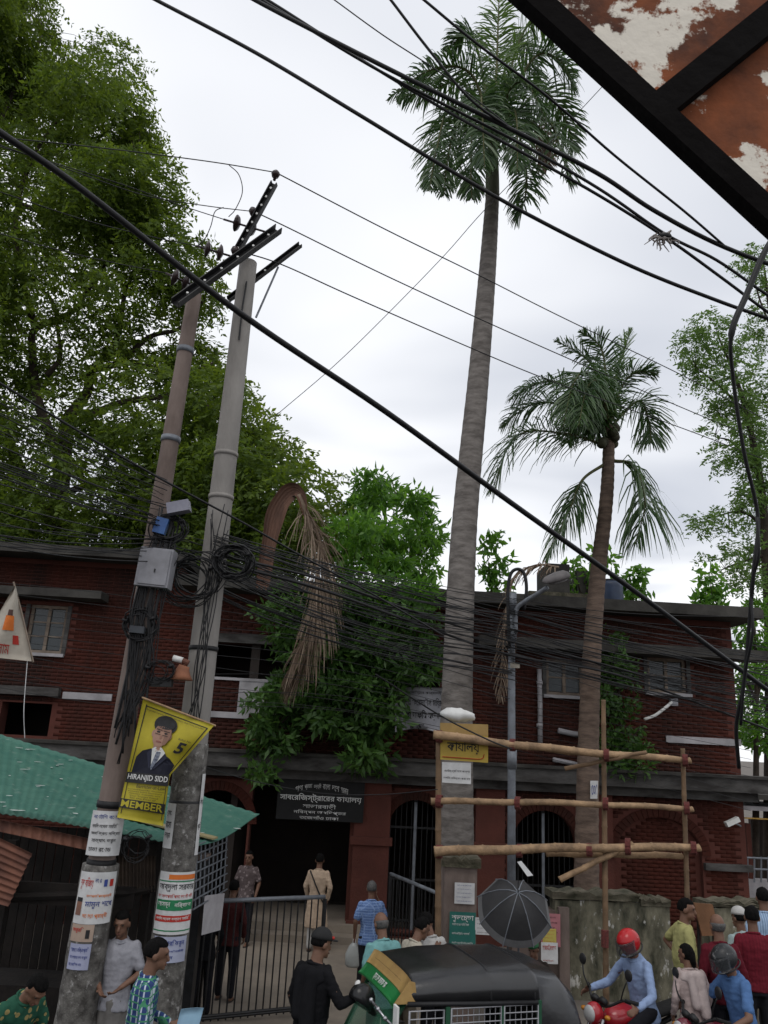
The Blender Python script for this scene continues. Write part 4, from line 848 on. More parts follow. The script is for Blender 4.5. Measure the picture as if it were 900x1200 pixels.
# ------------------------------------------------------------------ boxes and coils hung on the poles
def hung_box(name, label, x0, x1, y0, y1, Y, dep, m, door=True, tilt=0):
    a, c = at(x0, y0, Y), at(x1, y1, Y); t = thing(name, label, 'box', Vector(((a.x + c.x) / 2, Y + dep / 2, c.z))); rot = Matrix.Rotation(R(tilt), 3, 'Y')
    ctr = Vector(((a.x + c.x) / 2, Y + dep / 2, (a.z + c.z) / 2)); sx, sz = c.x - a.x, a.z - c.z
    b = MB(); b.box(ctr, (sx, dep, sz), rot); build('casing', b, m, t)
    if door:
        b = MB(); b.box(ctr - Vector((0, dep / 2 + .008, 0)) + rot @ Vector((.02 * sx, 0, 0)), (sx * .84, .016, sz * .9), rot); d = build('door', b, m, t); b = MB(); b.box(ctr - Vector((-.02, dep / 2 + .022, sz * .1)), (.012, .012, .04), rot); build('latch', b, black_steel, d)
    return t
hung_box('junction_box', 'grey steel junction box strapped to the shorter pole', 164, 197, 641, 688, 8.76, .2, grey_box, True, 3)
hung_box('splice_box', 'small blue splice box in the coil above the junction box', 182, 194, 606, 625, 8.84, .08, mat('blue plastic box', (.05, .14, .38), (.04, .1, .28), rough=.4), False, 12)
hung_box('router_box', 'flat grey network box on top of the wire coils', 196, 220, 586, 600, 8.76, .14, mat('grey plastic', (.3, .3, .36), (.22, .22, .28), rough=.35), False, -14)
hung_box('meter_box', 'dark meter box low on the cluttered shorter pole', 152, 168, 733, 742, 8.82, .1, mat('dark plastic', (.07, .08, .09), (.05, .05, .06)), False, 3)
hung_box('black_case', 'flat black equipment case hanging between the two poles', 176, 200, 793, 805, 8.92, .1, black_steel, False, -2)
lm_ = thing('lamp_shade', 'rusty conical lamp shade with white bulb between the poles', 'lamp', at(212, 797, 9.0)); b = MB(); c = at(212, 797, 9.0)
b.tube([c, c + Vector((0, 0, .06)), c + Vector((.01, 0, .12)), c + Vector((.02, 0, .16))], [.13, .1, .07, .06], 14); build('shade', b, mat('rusty shade', (.3, .12, .06), (.2, .08, .045)), lm_, True)
b = MB(); b.tube([at(203, 771, 9.0), at(214, 774, 9.0)], .035, 10); build('bulb', b, ink_white, lm_, True); b = MB(); b.tube([at(214, 774, 9.0), at(221, 777, 9.0)], .03, 8); b.tube([at(218, 776, 9.02), c + Vector((.02, 0, .16))], .02, 6); build('holder', b, rust_sheet, lm_)
def coil(label, x, y, Y, r, n, squash=.9, th=.012, jit=.02, g=None):
    c = at(x, y, Y); b = MB()
    for k in range(n):
        rr = r * random.uniform(.75, 1.1); ox, oz, ph = random.gauss(0, jit), random.gauss(0, jit), random.uniform(0, 6)
        b.tube([c + Vector((ox + rr * math.cos(a), .03 * math.sin(2 * a + ph) + random.uniform(-.03, .03), oz + rr * squash * math.sin(a))) for a in [2 * math.pi * i / 22 for i in range(23)]], th * random.uniform(.5, 1), 5, False)
    for a in (.6, 2.8): b.box(c + Vector((r * .95 * math.cos(a), -.03, r * .85 * math.sin(a))), (.05, .09, .03), Matrix.Rotation(-a, 3, 'Y'))
    return tag(build('cable_coil', b, black_cable, None, True), label, 'cable')
coil('round coil of black cable hung on the taller pole right of the junction box', 274, 660, 9.05, 0.214, 16)
coil('coil of black cable around the blue splice box', 198, 620, 8.90, 0.193, 10, .8)
coil('coil of dark cable on the shorter pole below the junction box', 164, 734, 8.90, 0.182, 10)
coil('loose sagging loops of cable between the two poles', 222, 680, 9.05, 0.300, 14, .9, .01, .06)
coil('untidy small loop of wire hanging beneath the yellow banner', 162, 988, 8.90, 0.139, 5, 1, .006, .03)
coil('ball of wire by the lamp shade between the poles', 188, 788, 8.90, 0.150, 7, .8, .006, .03)
# ------------------------------------------------------------------ banners
ybn = mat('yellow banner cloth', (.52, .44, .03), (.42, .35, .025), scale=4, rough=.6, bump=.25, bscale=7)
yb = thing('campaign_banner', 'yellow printed banner with a portrait in dark suit tied between poles', 'banner', at(165, 965, 8.85))
def bnf(x, y):                          # x to the right, y up
    t = 1 - y
    Lx, Ly = lerp(168, 137, t), lerp(818, 958, t)
    if t < .62: k = t / .62; Rx, Ry = lerp(251, 199, k), lerp(850, 909, k)
    else: k = (t - .62) / .38; Rx, Ry = lerp(199, 191, k), lerp(909, 968, k)
    px, py = lerp(Lx, Rx, x), lerp(Ly, Ry, x)
    return at(px, py, 8.85 + .05 * math.sin(5 * x + 2.3 * t) - .06 * x * (1 - t) + .02 * math.sin(11 * t + 3 * x))
b = MB(); b.sheet(bnf, 24, 30, (0, .004, 0)); build('cloth', b, ybn, yb, True)
def bl(k): return lambda x, y: bnf(x, y) + Vector((0, -.006 - .004 * k, 0))
navy = mat('navy suit print', (.012, .014, .03), (.01, .01, .02), bump=0); skin_print = mat('skin print', (.42, .25, .18), (.36, .21, .15), bump=0)
def blob(name, pts, m, k):
    b = MB(); f = bl(k); c = (sum(p[0] for p in pts) / len(pts), sum(p[1] for p in pts) / len(pts)); N_ = len(pts); P = []
    for j in range(1, 5): P += [f(lerp(c[0], p[0], j / 4), lerp(c[1], p[1], j / 4)) for p in pts]
    P.append(f(*c)); F_ = [(len(P) - 1, i, (i + 1) % N_) for i in range(N_)]
    for j in range(3): F_ += [(j * N_ + i, (j + 1) * N_ + i, (j + 1) * N_ + (i + 1) % N_, j * N_ + (i + 1) % N_) for i in range(N_)]
    b.add(P, F_); return build(name, b, m, po)
po = flat_part('border', yb, bl(0), .06, .075, .04, .96, ink, 1, 20); flat_part('border', yb, bl(0), .06, .96, .945, .953, ink, 20, 1); flat_part('border', yb, bl(0), .945, .96, .04, .945, ink, 1, 20)
po = thing('portrait', '', '', ORG[yb.name]); bpy.data.objects.remove(po); po = yb
def ell(cx, cy, rx, ry, n=20, a0=0, a1=360): return [(cx + rx * math.cos(R(a0 + (a1 - a0) * i / n)), cy + ry * math.sin(R(a0 + (a1 - a0) * i / n))) for i in range(n)]
po = blob('portrait', [(.1, .36), (.12, .52), (.2, .58), (.34, .615), (.52, .6), (.74, .56), (.92, .5), (.97, .4), (.8, .34), (.4, .34)], navy, 1)
blob('shirt', [(.36, .615), (.5, .43), (.62, .6), (.52, .64), (.42, .645)], ink_white, 2); blob('tie', [(.46, .6), (.54, .6), (.56, .52), (.52, .42), (.47, .45)], mat('striped tie', (.3, .33, .4), (.05, .06, .1), scale=40), 3)
blob('hair', ell(.42, .845, .17, .085), ink, 2); blob('face', ell(.425, .755, .135, .115), skin_print, 3); blob('neck', [(.36, .66), (.5, .66), (.52, .615), (.44, .59), (.37, .62)], skin_print, 2); blob('fringe', ell(.42, .858, .14, .05), ink, 4)
for x in (.36, .48): blob('eye', ell(x, .775, .028, .009), ink, 4); blob('eyebrow', ell(x, .797, .04, .006), ink, 4)
blob('mouth', ell(.42, .69, .05, .008), mat('lip print', (.3, .12, .1), (.25, .1, .08)), 4); blob('cheek_shade', ell(.52, .745, .045, .08), mat('shaded skin print', (.3, .17, .12), (.25, .14, .1), bump=0), 4); blob('ear', ell(.285, .75, .022, .03), skin_print, 2); blob('ear', ell(.563, .75, .022, .03), bpy.data.materials['shaded skin print'], 2); blob('brow_shade', ell(.425, .81, .11, .02), bpy.data.materials['shaded skin print'], 4)
for x in (.36, .48):
    for y_ in (.795, .755): flat_part('glasses', yb, bl(5), x - .045, x + .045, y_ - .0025, y_ + .0025, ink, 4, 1)
blob('lapel', [(.36, .615), (.3, .57), (.44, .44), (.48, .43)], mat('lapel print', (.03, .033, .06), (.025, .028, .05), bump=0), 3); blob('lapel', [(.62, .6), (.7, .56), (.58, .44), (.52, .42)], bpy.data.materials['lapel print'], 3)
blob('nose', ell(.425, .735, .018, .02), mat('nose print', (.33, .18, .13), (.3, .16, .11)), 4)
flat_part('name_band', yb, bl(5), .02, 1.0, .3, .385, ink, 20, 1); flat_part('title_band', yb, bl(5), 0.0, 1.0, .09, .165, ink, 20, 1)
letters('lettering', yb, 'HIRANJID SIDD', bl(6), .06, .98, .315, .372, ink_white, .01); letters('lettering', yb, 'MEMBER', bl(6), .04, .96, .1, .156, bpy.data.materials['yellow banner cloth'], .02); letters('lettering', yb, 'Barrister-at-Law', bl(6), .3, .95, .265, .293, ink)
for k, s in enumerate(('Supreme Court Bar Association', 'Former Joint Secretary', 'Honest, Capable and', 'Your Trusted Friend', 'for the Post of')): letters('lettering', yb, s, bl(6), .12 + .02 * k, .94 - .04 * k, .243 - .017 * k, .255 - .017 * k, ink)
letters('lettering', yb, 'Bangladesh Supreme Court Bar Association ELECTION 2024-2025', bl(6), .09, .93, .915, .935, ink); letters('lettering', yb, '5', bl(6), .74, .88, .62, .74, ink, .03); letters('lettering', yb, 'Ballot No', bl(6), .7, .9, .755, .775, ink)
b = MB(); b.tube([bnf(-.02, 1.0) + Vector((0, .01, 0)), bnf(1.02, 1.0) + Vector((0, .01, 0))], .012, 6); build('top_stick', b, bamboo_mat, yb)
for p, q in ((bnf(0, 1), p_at(B1, T1, bnf(0, 1).z + .1)), (bnf(.9, .55), p_at(B2, T2, bnf(.9, .55).z))): b = MB(); b.tube([p, q], .006, 5); build('tie_string', b, wire_mat, yb)
pn = thing('triangular_pennant', 'torn triangular white pennant with orange print at left edge', 'banner', at(10, 770, 8.0))
pf = lambda x, y: at(lerp(lerp(18, -30, y), lerp(18, 37, y), x) , lerp(685, lerp(768, 775, x), y), 8.0 + .05 * math.sin(6 * x + 4 * y))
b = MB(); b.sheet(lambda s, t: pf(s, max(.02, t)), 10, 12, (0, .004, 0)); build('cloth', b, mat('cream cloth', (.55, .5, .42), (.42, .38, .32), scale=3, bump=.2), pn, True)
for nm, x0, x1, y0, y1, m in (('print', .35, .68, .42, .62, ink_orange), ('print', .4, .62, .34, .42, mat('brown print', (.1, .05, .04))), ('emblem', .66, .8, .68, .8, ink_red), ('emblem', .7, .76, .7, .78, ink)): flat_part(nm, pn, lambda x, y: pf(x, y) + Vector((0, -.008, 0)), x0, x1, y0, y1, m, 4, 4)
letters('lettering', pn, 'সালাম', lambda x, y: pf(x, 1 - y) + Vector((0, -.008, 0)), .2, .6, .06, .2, ink_red); b = MB(); b.tube([at(16, 682, 8.02), at(26, 720, 8.02), at(39, 776, 8.02)], .01, 5); build('edge_cord', b, window_wood, pn)
b = MB(); b.tube(spline([at(32, 775, 8.02), at(28, 830, 8.02), at(29, 865, 8.1)], 4), .004, 4); build('string', b, white_paper, pn)
# torn cloth notice over the verandah
cb_ = thing('cloth_notice', 'torn grey cloth notice with black lettering hung on the verandah parapet', 'banner', at(488, 860, 16.9))
cf = lambda x, y: at(lerp(463, 520, x), lerp(lerp(858, 862, x), lerp(805, 806, x), y) - (6 * math.sin(3 * x) if y < .1 else 0), 17.5 + .06 * math.sin(7 * x + 2 * y))
b = MB(); b.sheet(cf, 16, 10, (0, .004, 0)); build('cloth', b, mat('grey cotton', (.4, .4, .43), (.3, .3, .33), scale=5, bump=.2), cb_, True)
c2 = lambda x, y: cf(x, y) + Vector((0, -.01, 0)); letters('lettering', cb_, 'মোহাঃ ফেরদৌস মিয়া', c2, .05, .95, .58, .78, ink, .01); letters('lettering', cb_, 'শাখা অফিস সড়ক', c2, .12, .92, .3, .52, ink, .03); letters('lettering', cb_, 'সাব রেজিস্টার কার্যালয়', c2, .1, .95, .84, .93, ink); letters('lettering', cb_, 'ঢাকা', c2, .3, .6, .08, .22, ink)
# ------------------------------------------------------------------ yellow office sign, papers, bag on the palm
sy = thing('office_name_sign', 'yellow office sign with black lettering fixed before the tall palm', 'sign', at(544, 895, 12.35))
sgf = lambda x, y: at(lerp(516, 572, x), lerp(lerp(890, 894, x), lerp(847, 849, x), y), 12.4)
b = MB(); b.sheet(sgf, 1, 1, (0, .05, 0)); build('board', b, mat('sun bleached yellow sign', (.55, .4, .07), (.45, .31, .06), scale=3), sy)
s2 = lambda x, y: sgf(x, y) + Vector((0, -.006, 0)); flat_part('faded_strip', sy, s2, .0, 1.0, .7, 1.0, mat('faded ochre strip', (.42, .28, .1), (.34, .22, .08)))
s3 = lambda x, y: sgf(x, y) + Vector((0, -.01, 0)); letters('lettering', sy, 'কাযালয়', s3, .14, .82, .2, .5, ink, .015)
b = MB(); b.tube(spline([s3(.47, .56), s3(.44, .6), s3(.4, .56), s3(.38, .52)], 4), .008, 5); build('lettering', b, ink, sy); b = MB(); b.tube(spline([s3(.04, .08), s3(.5, .08), s3(.85, .09), s3(.92, .22)], 6), .006, 5); build('underline', b, ink_red, sy)
nb_ = thing('paper_notice', 'white paper notice with two printed lines below the yellow sign', 'sign', at(534, 918, 12.42)); nf = lambda x, y: at(lerp(518, 552, x), lerp(lerp(917, 919, x), lerp(893, 894, x), y), 12.42)
b = MB(); b.sheet(nf, 3, 3, (0, .01, 0)); build('sheet', b, white_paper, nb_); letters('lettering', nb_, 'জাতীয় ভূমি সেবা কেন্দ্র', lambda x, y: nf(x, y) + Vector((0, -.006, 0)), .08, .95, .5, .66, ink); letters('lettering', nb_, 'দলিল নিবন্ধন করা হয়', lambda x, y: nf(x, y) + Vector((0, -.006, 0)), .05, .97, .16, .32, ink)
# white plastic bag lying on top of the sign
from mathutils import noise as _ns
def crumpled(name, label, cat, c, r, m, seed, amp=.35):
    b = MB(); b.ball(c, r, 18, 12); c = Vector(c); nv = []
    for v in b.v:
        v = Vector(v); d = v - c; nv.append(c + d * (1 + amp * _ns.noise(d * 7 + Vector((seed, seed, 0))) + amp * .4 * _ns.noise(d * 19)))
    b.v = nv; return tag(build(name, b, m, None, True), label, cat)
crumpled('plastic_bag', 'crumpled white plastic bag caught above the yellow sign', 'bag', at(535, 838, 12.5), (.26, .15, .1), ink_white, 3)
nx = thing('number_plate', 'narrow white number strip nailed to the coconut trunk', 'sign', at(697, 936, 14.9)); b = MB(); b.slab([at(692, 915, 14.9), at(701, 915, 14.9), at(700, 936, 14.9), at(692, 936, 14.9)], (0, .02, 0)); build('sheet', b, white_paper, nx); letters('lettering', nx, '৩০৫', lambda x, y: at(lerp(693, 700, x), lerp(934, 917, y), 14.89), 0, 1, .1, .9, ink_blue)
# ------------------------------------------------------------------ bamboo frame
SY = 12.35
bf = thing('bamboo_frame', 'bamboo scaffold of long rails lashed to uprights before the office', 'scaffold', on_ground(660, SY))
def bamboo(a, b_, r0, r1, m=bamboo_mat, bow=0, node=.34):
    L = (b_ - a).length; n = max(3, int(L / node)); pts = []; rr = []
    for i in range(n):
        for f_, k in ((0, 1.1), (.06, .97), (.5, .95), (.94, .97)):
            t = (i + f_) / n; pts.append(lerp(a, b_, t) + Vector((0, 0, bow * math.sin(math.pi * t) + .008 * math.sin(t * 17)))); rr.append(lerp(r0, r1, t) * k * random.uniform(.98, 1.03))
    pts.append(b_); rr.append(r1); mb = MB(); mb.tube(pts, rr, 10); return build('bamboo_pole', mb, m, bf, True)
def lash(x, y, Y, r=.075, parent=None):
    c = at(x, y, Y); mb = MB()
    for k in range(4): mb.tube([c + Vector((lerp(-.02, .04, k / 3) + .03 * math.cos(a), (r + .01) * math.cos(a), (r + .01) * math.sin(a))) for a in [2 * math.pi * i / 10 for i in range(11)]], .012, 5, False)
    build('rope_lashing', mb, rope_mat, bf)
bamboo(at(508, 861, SY - .05), at(809, 891, SY), .068, .05, bow=-.03); bamboo(at(560, 868, SY + .02), at(720, 887, SY + .02), .05, .045, bamboo_mat); bamboo(at(505, 939, SY), at(812, 948, SY), .05, .042, bow=.03); bamboo(at(509, 998, SY - .05), at(820, 993, SY), .072, .055, bow=.02); bamboo(at(640, 1000, SY + .15), at(800, 1003, SY + .15), .05, .045, bamboo_mat)
bamboo(on_ground(513, SY + .1), at(514, 858, SY + .1), .05, .045, bamboo_dark); bamboo(on_ground(711, SY + .12), at(707, 820, SY + .12), .045, .036, bamboo_dark); bamboo(on_ground(811, SY + .12), at(800, 877, SY + .12), .042, .034, bamboo_dark)
bamboo(at(662, 901, SY + .2), at(758, 881, SY - .15), .035, .03, bamboo_dark); bamboo(at(656, 1031, SY + .05), at(742, 988, SY - .02), .045, .04, bamboo_mat)
for x, y in ((514, 863), (600, 873), (710, 885), (802, 891), (514, 939), (606, 941), (709, 942), (804, 947), (514, 998), (608, 997), (690, 996), (735, 994), (812, 994), (735, 990)): lash(x, y, SY)
b = MB(); b.tube(spline([at(709, 1110, 12.42), at(709, 1090, 12.42)], 3), .055, 8); build('red_wrap', b, rope_mat, bf)
# ------------------------------------------------------------------ street lamp
LY = 13.6
sl_ = thing('street_lamp', 'galvanised street lamp with flat shade above the wire tangle', 'street lamp', on_ground(598, LY))
q = [on_ground(599, LY)] + [at(599.5, y, LY) for y in (930, 800, 706)]
b = MB(); b.tube(q, [.07, .066, .062, .05], 12); build('post', b, galv, sl_, True)
for y, h in ((705, .3), (745, .25), (890, .3)): c = at(600, y, LY); b = MB(); b.tube([c - Vector((0, 0, h / 2)), c + Vector((0, 0, h / 2))], .08, 12); build('sleeve', b, galv, sl_, True)
b = MB(); b.tube(spline([at(604, 742, LY - .05), at(605, 715, LY - .1), at(615, 705, LY - .2), at(628, 697, LY - .35), at(642, 688, LY - .5)], 5), .04, 8); build('arm', b, galv, sl_, True)
c = at(652, 678, LY - .6); rot = Matrix.Rotation(R(-20), 3, 'Y') @ Matrix.Rotation(R(18), 3, 'X'); b = MB(); rings = []
for x, wd, h in ((-.24, .04, .04), (-.18, .1, .08), (0, .15, .11), (.16, .14, .1), (.22, .1, .06)): rings.append([c + rot @ Vector((x, wd * math.cos(a), h * max(-.35, math.sin(a)))) for a in [2 * math.pi * i / 14 for i in range(14)]])
b.loft(rings); build('lamp_head', b, mat('lamp housing', (.17, .155, .155), (.1, .095, .095), rough=.6), sl_, True); b = MB(); b.ball(c + rot @ Vector((.02, 0, -.05)), (.17, .13, .035), 12, 6, rot=rot); build('lens', b, mat('dusty lens', (.2, .19, .19), (.15, .145, .145), rough=.4), sl_, True)
b = MB(); b.tube(spline([at(597, 760, LY - .1), at(595, 700, LY - .1), at(598, 674, LY - .12), at(606, 667, LY - .15), at(614, 672, LY - .15), at(617, 690, LY - .15), at(614, 715, LY - .12)], 6), .03, 7); build('cable_loop', b, black_cable, sl_, True)
paper(sl_, 598, 609, 776, 783, LY - .11, mat('tan tag', (.4, .36, .3), (.3, .27, .22)), 1, None, None, 'tag')
# ------------------------------------------------------------------ roadside stall on the left
st = thing('roadside_stall', 'dark roadside stall under a green sheet roof at left', 'stall', on_ground(60, 11))
FLp, FRp, BRp, BLp = at(-60, 945, 9.3), at(222, 994, 9.6), at(304, 957, 13.4), at(-60, 840, 13.4)
def rf(s, t):
    p = lerp(lerp(FLp, FRp, s), lerp(BLp, BRp, s), t); return p + Vector((0, 0, .006 * math.cos(2 * math.pi * s * 34) + .03 * math.sin(5 * t + 3 * s) - .05 * math.sin(math.pi * t)))
b = MB(); b.sheet(rf, 170, 14, (0, 0, .006)); rfo = build('roof_sheet', b, tarp, st, True)
b = MB(); cf_ = lambda s, t: lerp(rf(.62 + .38 * s, .27), rf(.62 + .38 * s, .33), t) + Vector((0, 0, .03)); b.sheet(cf_, 12, 1, (0, 0, .02)); build('roof_batten', b, mat('buff strip', (.4, .33, .17), (.3, .25, .13)), st)
for k in range(60):
    s, t = random.random(), random.random(); p = rf(s, t) + Vector((0, 0, .022)); a = random.uniform(0, 3); l_ = random.uniform(.025, .07); b = MB(); d = Vector((math.cos(a), math.sin(a), 0)) * l_; e = Vector((-d.y, d.x, 0)) * .4
    b.slab([p - d, p - e, p + d, p + e * .8], (0, 0, .004)); build('fallen_petal', b, ink_white, st)
re = lambda s, t: lerp(at(lerp(-50, 38, s), lerp(958, 1000, s), 9.25), at(lerp(-50, 10, s), lerp(1045, 1062, s), 9.15), t) + Vector((0, -.015 * math.cos(2 * math.pi * t * 9), 0))
b = MB(); b.sheet(re, 6, 60, (0, .006, 0)); build('corrugated_flap', b, rust_sheet, st, True)
b = MB(); b.sheet(lambda s, t: at(lerp(-60, 110, s), lerp(lerp(948, 984, s), lerp(962, 998, s), t), 9.28 - .02 * math.cos(s * 90)), 90, 2, (0, .006, 0)); build('eave_sheet', b, rust_sheet, st, True)
zf_ = 2.35
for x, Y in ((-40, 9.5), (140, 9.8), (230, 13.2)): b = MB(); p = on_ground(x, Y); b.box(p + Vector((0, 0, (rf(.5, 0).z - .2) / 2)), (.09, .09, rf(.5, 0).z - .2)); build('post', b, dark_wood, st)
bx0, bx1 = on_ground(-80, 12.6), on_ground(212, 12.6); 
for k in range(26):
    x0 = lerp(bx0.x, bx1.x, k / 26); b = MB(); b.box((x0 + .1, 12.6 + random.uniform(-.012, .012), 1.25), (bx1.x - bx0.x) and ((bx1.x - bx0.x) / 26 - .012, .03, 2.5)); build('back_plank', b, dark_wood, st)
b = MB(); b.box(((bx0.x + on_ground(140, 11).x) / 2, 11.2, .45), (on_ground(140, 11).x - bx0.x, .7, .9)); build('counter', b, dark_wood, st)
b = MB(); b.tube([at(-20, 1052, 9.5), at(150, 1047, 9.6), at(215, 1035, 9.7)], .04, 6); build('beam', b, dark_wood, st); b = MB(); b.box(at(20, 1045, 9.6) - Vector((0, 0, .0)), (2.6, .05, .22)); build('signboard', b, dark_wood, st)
sh = lambda s, t: at(lerp(128, 182, s), lerp(1003, 1045, t), 9.62 + .02 * math.sin(s * 80)); b = MB(); b.sheet(sh, 60, 4, (0, .005, 0)); build('tin_panel', b, mat('brown tin', (.1, .07, .05), (.05, .036, .028), scale=3), st, True)
for k in range(9): b = MB(); p, q = at(lerp(226, 266, k / 8), lerp(992, 977, k / 8), lerp(9.8, 12.2, k / 8)), at(lerp(224, 262, k / 8), lerp(1068, 1042, k / 8), lerp(9.8, 12.2, k / 8)); b.tube([p, q], .011, 5); build('mesh_bar', b, galv, st)
for k in range(8): b = MB(); t = k / 7; b.tube([at(226, lerp(992, 1066, t), 9.8), at(266, lerp(977, 1042, t), 12.2)], .011, 5); build('mesh_bar', b, galv, st)
b = MB(); b.slab([at(240, 1050, 10.6), at(263, 1047, 11.2), at(258, 1090, 11.2), at(236, 1096, 10.6)], (0, .02, 0)); build('hanging_sheet', b, white_wash, st)
# ------------------------------------------------------------------ umbrella on the pavement
UY = 9.9; um = thing('umbrella', 'open black umbrella with grey border tilted towards the street', 'umbrella', on_ground(612, UY + .5))
uc = at(607, 1046, UY); ax = (Vector((.0, -.72, .70))).normalized(); ux = ax.cross(Vector((0, 0, 1))).normalized() * -1; uy = ax.cross(ux)
if uy.z < 0: uy = -uy
um_m = mat('black umbrella cloth', (.032, .031, .033), (.02, .02, .021), rough=.6, bump=.1); um_b = mat('grey umbrella border', (.13, .13, .133), (.09, .09, .092), rough=.6)
UR_ = .445
def umf(a, r): return uc + (ux * math.cos(a) + uy * math.sin(a)) * UR_ * r - ax * (.36 * r ** 1.9)
for k in range(8):
    a0, a1 = 2 * math.pi * (k + .5) / 8, 2 * math.pi * (k + 1.5) / 8
    def pan(s, t, e0=0, e1=1):
        r = lerp(e0, e1, t); am = lerp(a0, a1, s); sag = 1 - .11 * math.sin(math.pi * s) * r; p0, p1 = umf(a0, r), umf(a1, r); p = lerp(p0, p1, s); return p - ax * (.03 * math.sin(math.pi * s) * r * .6) + (p - uc) * (.02 * math.sin(math.pi * s))
    b = MB(); b.sheet(lambda s, t: pan(s, t, .02, .9), 6, 8); o = build('panel', b, um_m, um, True); b = MB(); b.sheet(lambda s, t: pan(s, t, .9, 1.0), 6, 1); build('border', b, um_b, o, True)
    b = MB(); b.tube([umf(a0, r) + ax * .006 for r in (.02, .25, .5, .75, 1.02)], .006, 5); build('rib', b, galv, um)
b = MB(); b.tube([uc + ax * .06, uc - ax * .1], .012, 6); build('ferrule', b, galv, um); b = MB(); b.tube([uc - ax * .1, on_ground(612, UY + .5, FZ + .02)], .012, 6); build('shaft', b, galv, um)
tg = thing('paper_tag', 'white paper slip tied at the top of the umbrella', 'tag', at(614, 1022, 9.75)); b = MB(); b.slab([at(606, 1010, 9.75), at(611, 1009, 9.75), at(625, 1026, 9.72), at(618, 1027, 9.72)], (0, .004, 0)); build('slip', b, white_paper, tg); b = MB(); b.tube([at(608, 1010, 9.75), at(607, 1044, 9.85)], .004, 4); build('string', b, wire_mat, tg)
# ------------------------------------------------------------------ rusty hoarding overhead
RY = 1.75
hd = thing('rusty_hoarding', 'rusty steel hoarding with peeling white paint overhead at upper right', 'hoarding', at(780, 60, RY)); OFF = Vector((0, .03, 0))
def poly(name, pts, m, dy=0, th=.012): b = MB(); b.slab([at(x, y, RY + dy) for x, y in pts], (0, th, 0)); return build(name, b, m, hd)
poly('sheet', [(500, -120), (1100, -120), (1100, 430), (1000, 340)], rust_panel, .02)
def beam(name, a, c, wpx, dy, th):
    v = Vector((c[0] - a[0], c[1] - a[1])); n_ = Vector((-v.y, v.x)).normalized() * wpx / 2; poly(name, [(a[0] - n_.x, a[1] - n_.y), (c[0] - n_.x, c[1] - n_.y), (c[0] + n_.x, c[1] + n_.y), (a[0] + n_.x, a[1] + n_.y)], mat('black angle iron', (.01, .009, .009), (.006, .005, .005), rough=.9, spec=.05, bump=.3), dy, th)
beam('edge_angle', (568, -62), (1008, 340), 24, -.03, .05); beam('edge_flange', (572, -47), (996, 340), 8, -.055, .02); beam('cross_angle', (768, 127), (1000, -60), 32, -.022, .035)

# ================================================================== CABLES
def cable(label, pts, r, group=None, name='overhead_cable', n=8, sides=6, m=black_cable):
    P = [at(x, y, Y) for x, y, Y in pts]; b = MB(); b.tube(spline(P, n), r, sides); return tag(build(name, b, m, None, True), label, 'cable', group)
cable('thickest black cable crossing the whole picture from left edge to lower right', [(-60, 112, 2.3), (0, 155, 2.4), (100, 225, 2.6), (280, 366, 3.0), (450, 481, 3.3), (600, 590, 3.7), (740, 690, 4.1), (900, 809, 4.6), (980, 868, 4.9)], .0135)
cable('black cable from the top edge passing below the tall palm crown', [(150, -18, 4.0), (183, 0, 4.0), (300, 62, 4.0), (420, 134, 4.0), (520, 195, 4.1), (620, 252, 4.2), (740, 312, 4.4), (840, 352, 4.6), (900, 373, 4.7), (960, 392, 4.8)], .012)
cable('upper cable of the bundle crossing the tall palm crown', [(270, -18, 4.2), (310, 6, 4.2), (450, 78, 4.2), (600, 152, 4.3), (700, 203, 4.4), (767, 247, 4.5), (850, 290, 4.6), (960, 330, 4.8)], .015)
cable('middle cable of the bundle crossing the tall palm crown', [(285, -14, 4.25), (330, 14, 4.25), (450, 86, 4.25), (600, 163, 4.35), (700, 220, 4.4), (779, 274, 4.5), (840, 305, 4.6), (900, 346, 4.7), (950, 372, 4.8)], .010)
cable('lower cable of the bundle crossing the tall palm crown', [(262, -30, 4.3), (320, 4, 4.3), (430, 74, 4.3), (520, 128, 4.3), (600, 172, 4.3), (700, 228, 4.4), (781, 279, 4.5), (845, 325, 4.6), (900, 366, 4.7), (950, 400, 4.8)], .010)
cable('cable dropping steeply from the top edge to join the palm bundle', [(440, -22, 4.0), (458, 0, 4.0), (500, 55, 4.1), (550, 115, 4.2), (600, 152, 4.3)], .009)
cable('cable from the top edge to the bundle at right beneath the hoarding', [(470, -22, 3.6), (497, 0, 3.6), (560, 52, 3.7), (640, 112, 3.9), (720, 182, 4.2), (800, 246, 4.4), (850, 289, 4.6)], .008)
cable('thin cable starting at the top edge left of the tall palm', [(370, -16, 6), (392, 0, 6), (450, 42, 6), (520, 88, 6), (600, 150, 6)], .006)
cable('drooping black cable hanging down at the right edge', [(930, 250, 3.4), (900, 288, 3.4), (875, 345, 3.4), (857, 392, 3.4), (860, 450, 3.5), (872, 530, 3.6), (888, 604, 3.7), (884, 660, 3.7), (879, 720, 3.8), (872, 800, 3.9), (863, 850, 4.0), (866, 900, 4.1)], [.016 if i < 25 else .0095 for i in range(89)], n=8)
cable('slender cable wound round the drooping cable at right', [(887, 606, 3.66), (889, 650, 3.66), (880, 690, 3.76), (882, 740, 3.76), (873, 790, 3.86), (868, 850, 3.96)], .007)
YH = 8.9
hv = 'bare high voltage conductors'
cable('topmost conductor running right from the pole top insulator', [(323, 202, 9.05), (450, 268, 9.60), (560, 322, 10.60), (655, 370, 11.60), (800, 440, 13.50), (860, 472, 14.40), (960, 525, 16.00)], .0085, hv, 'power_line')
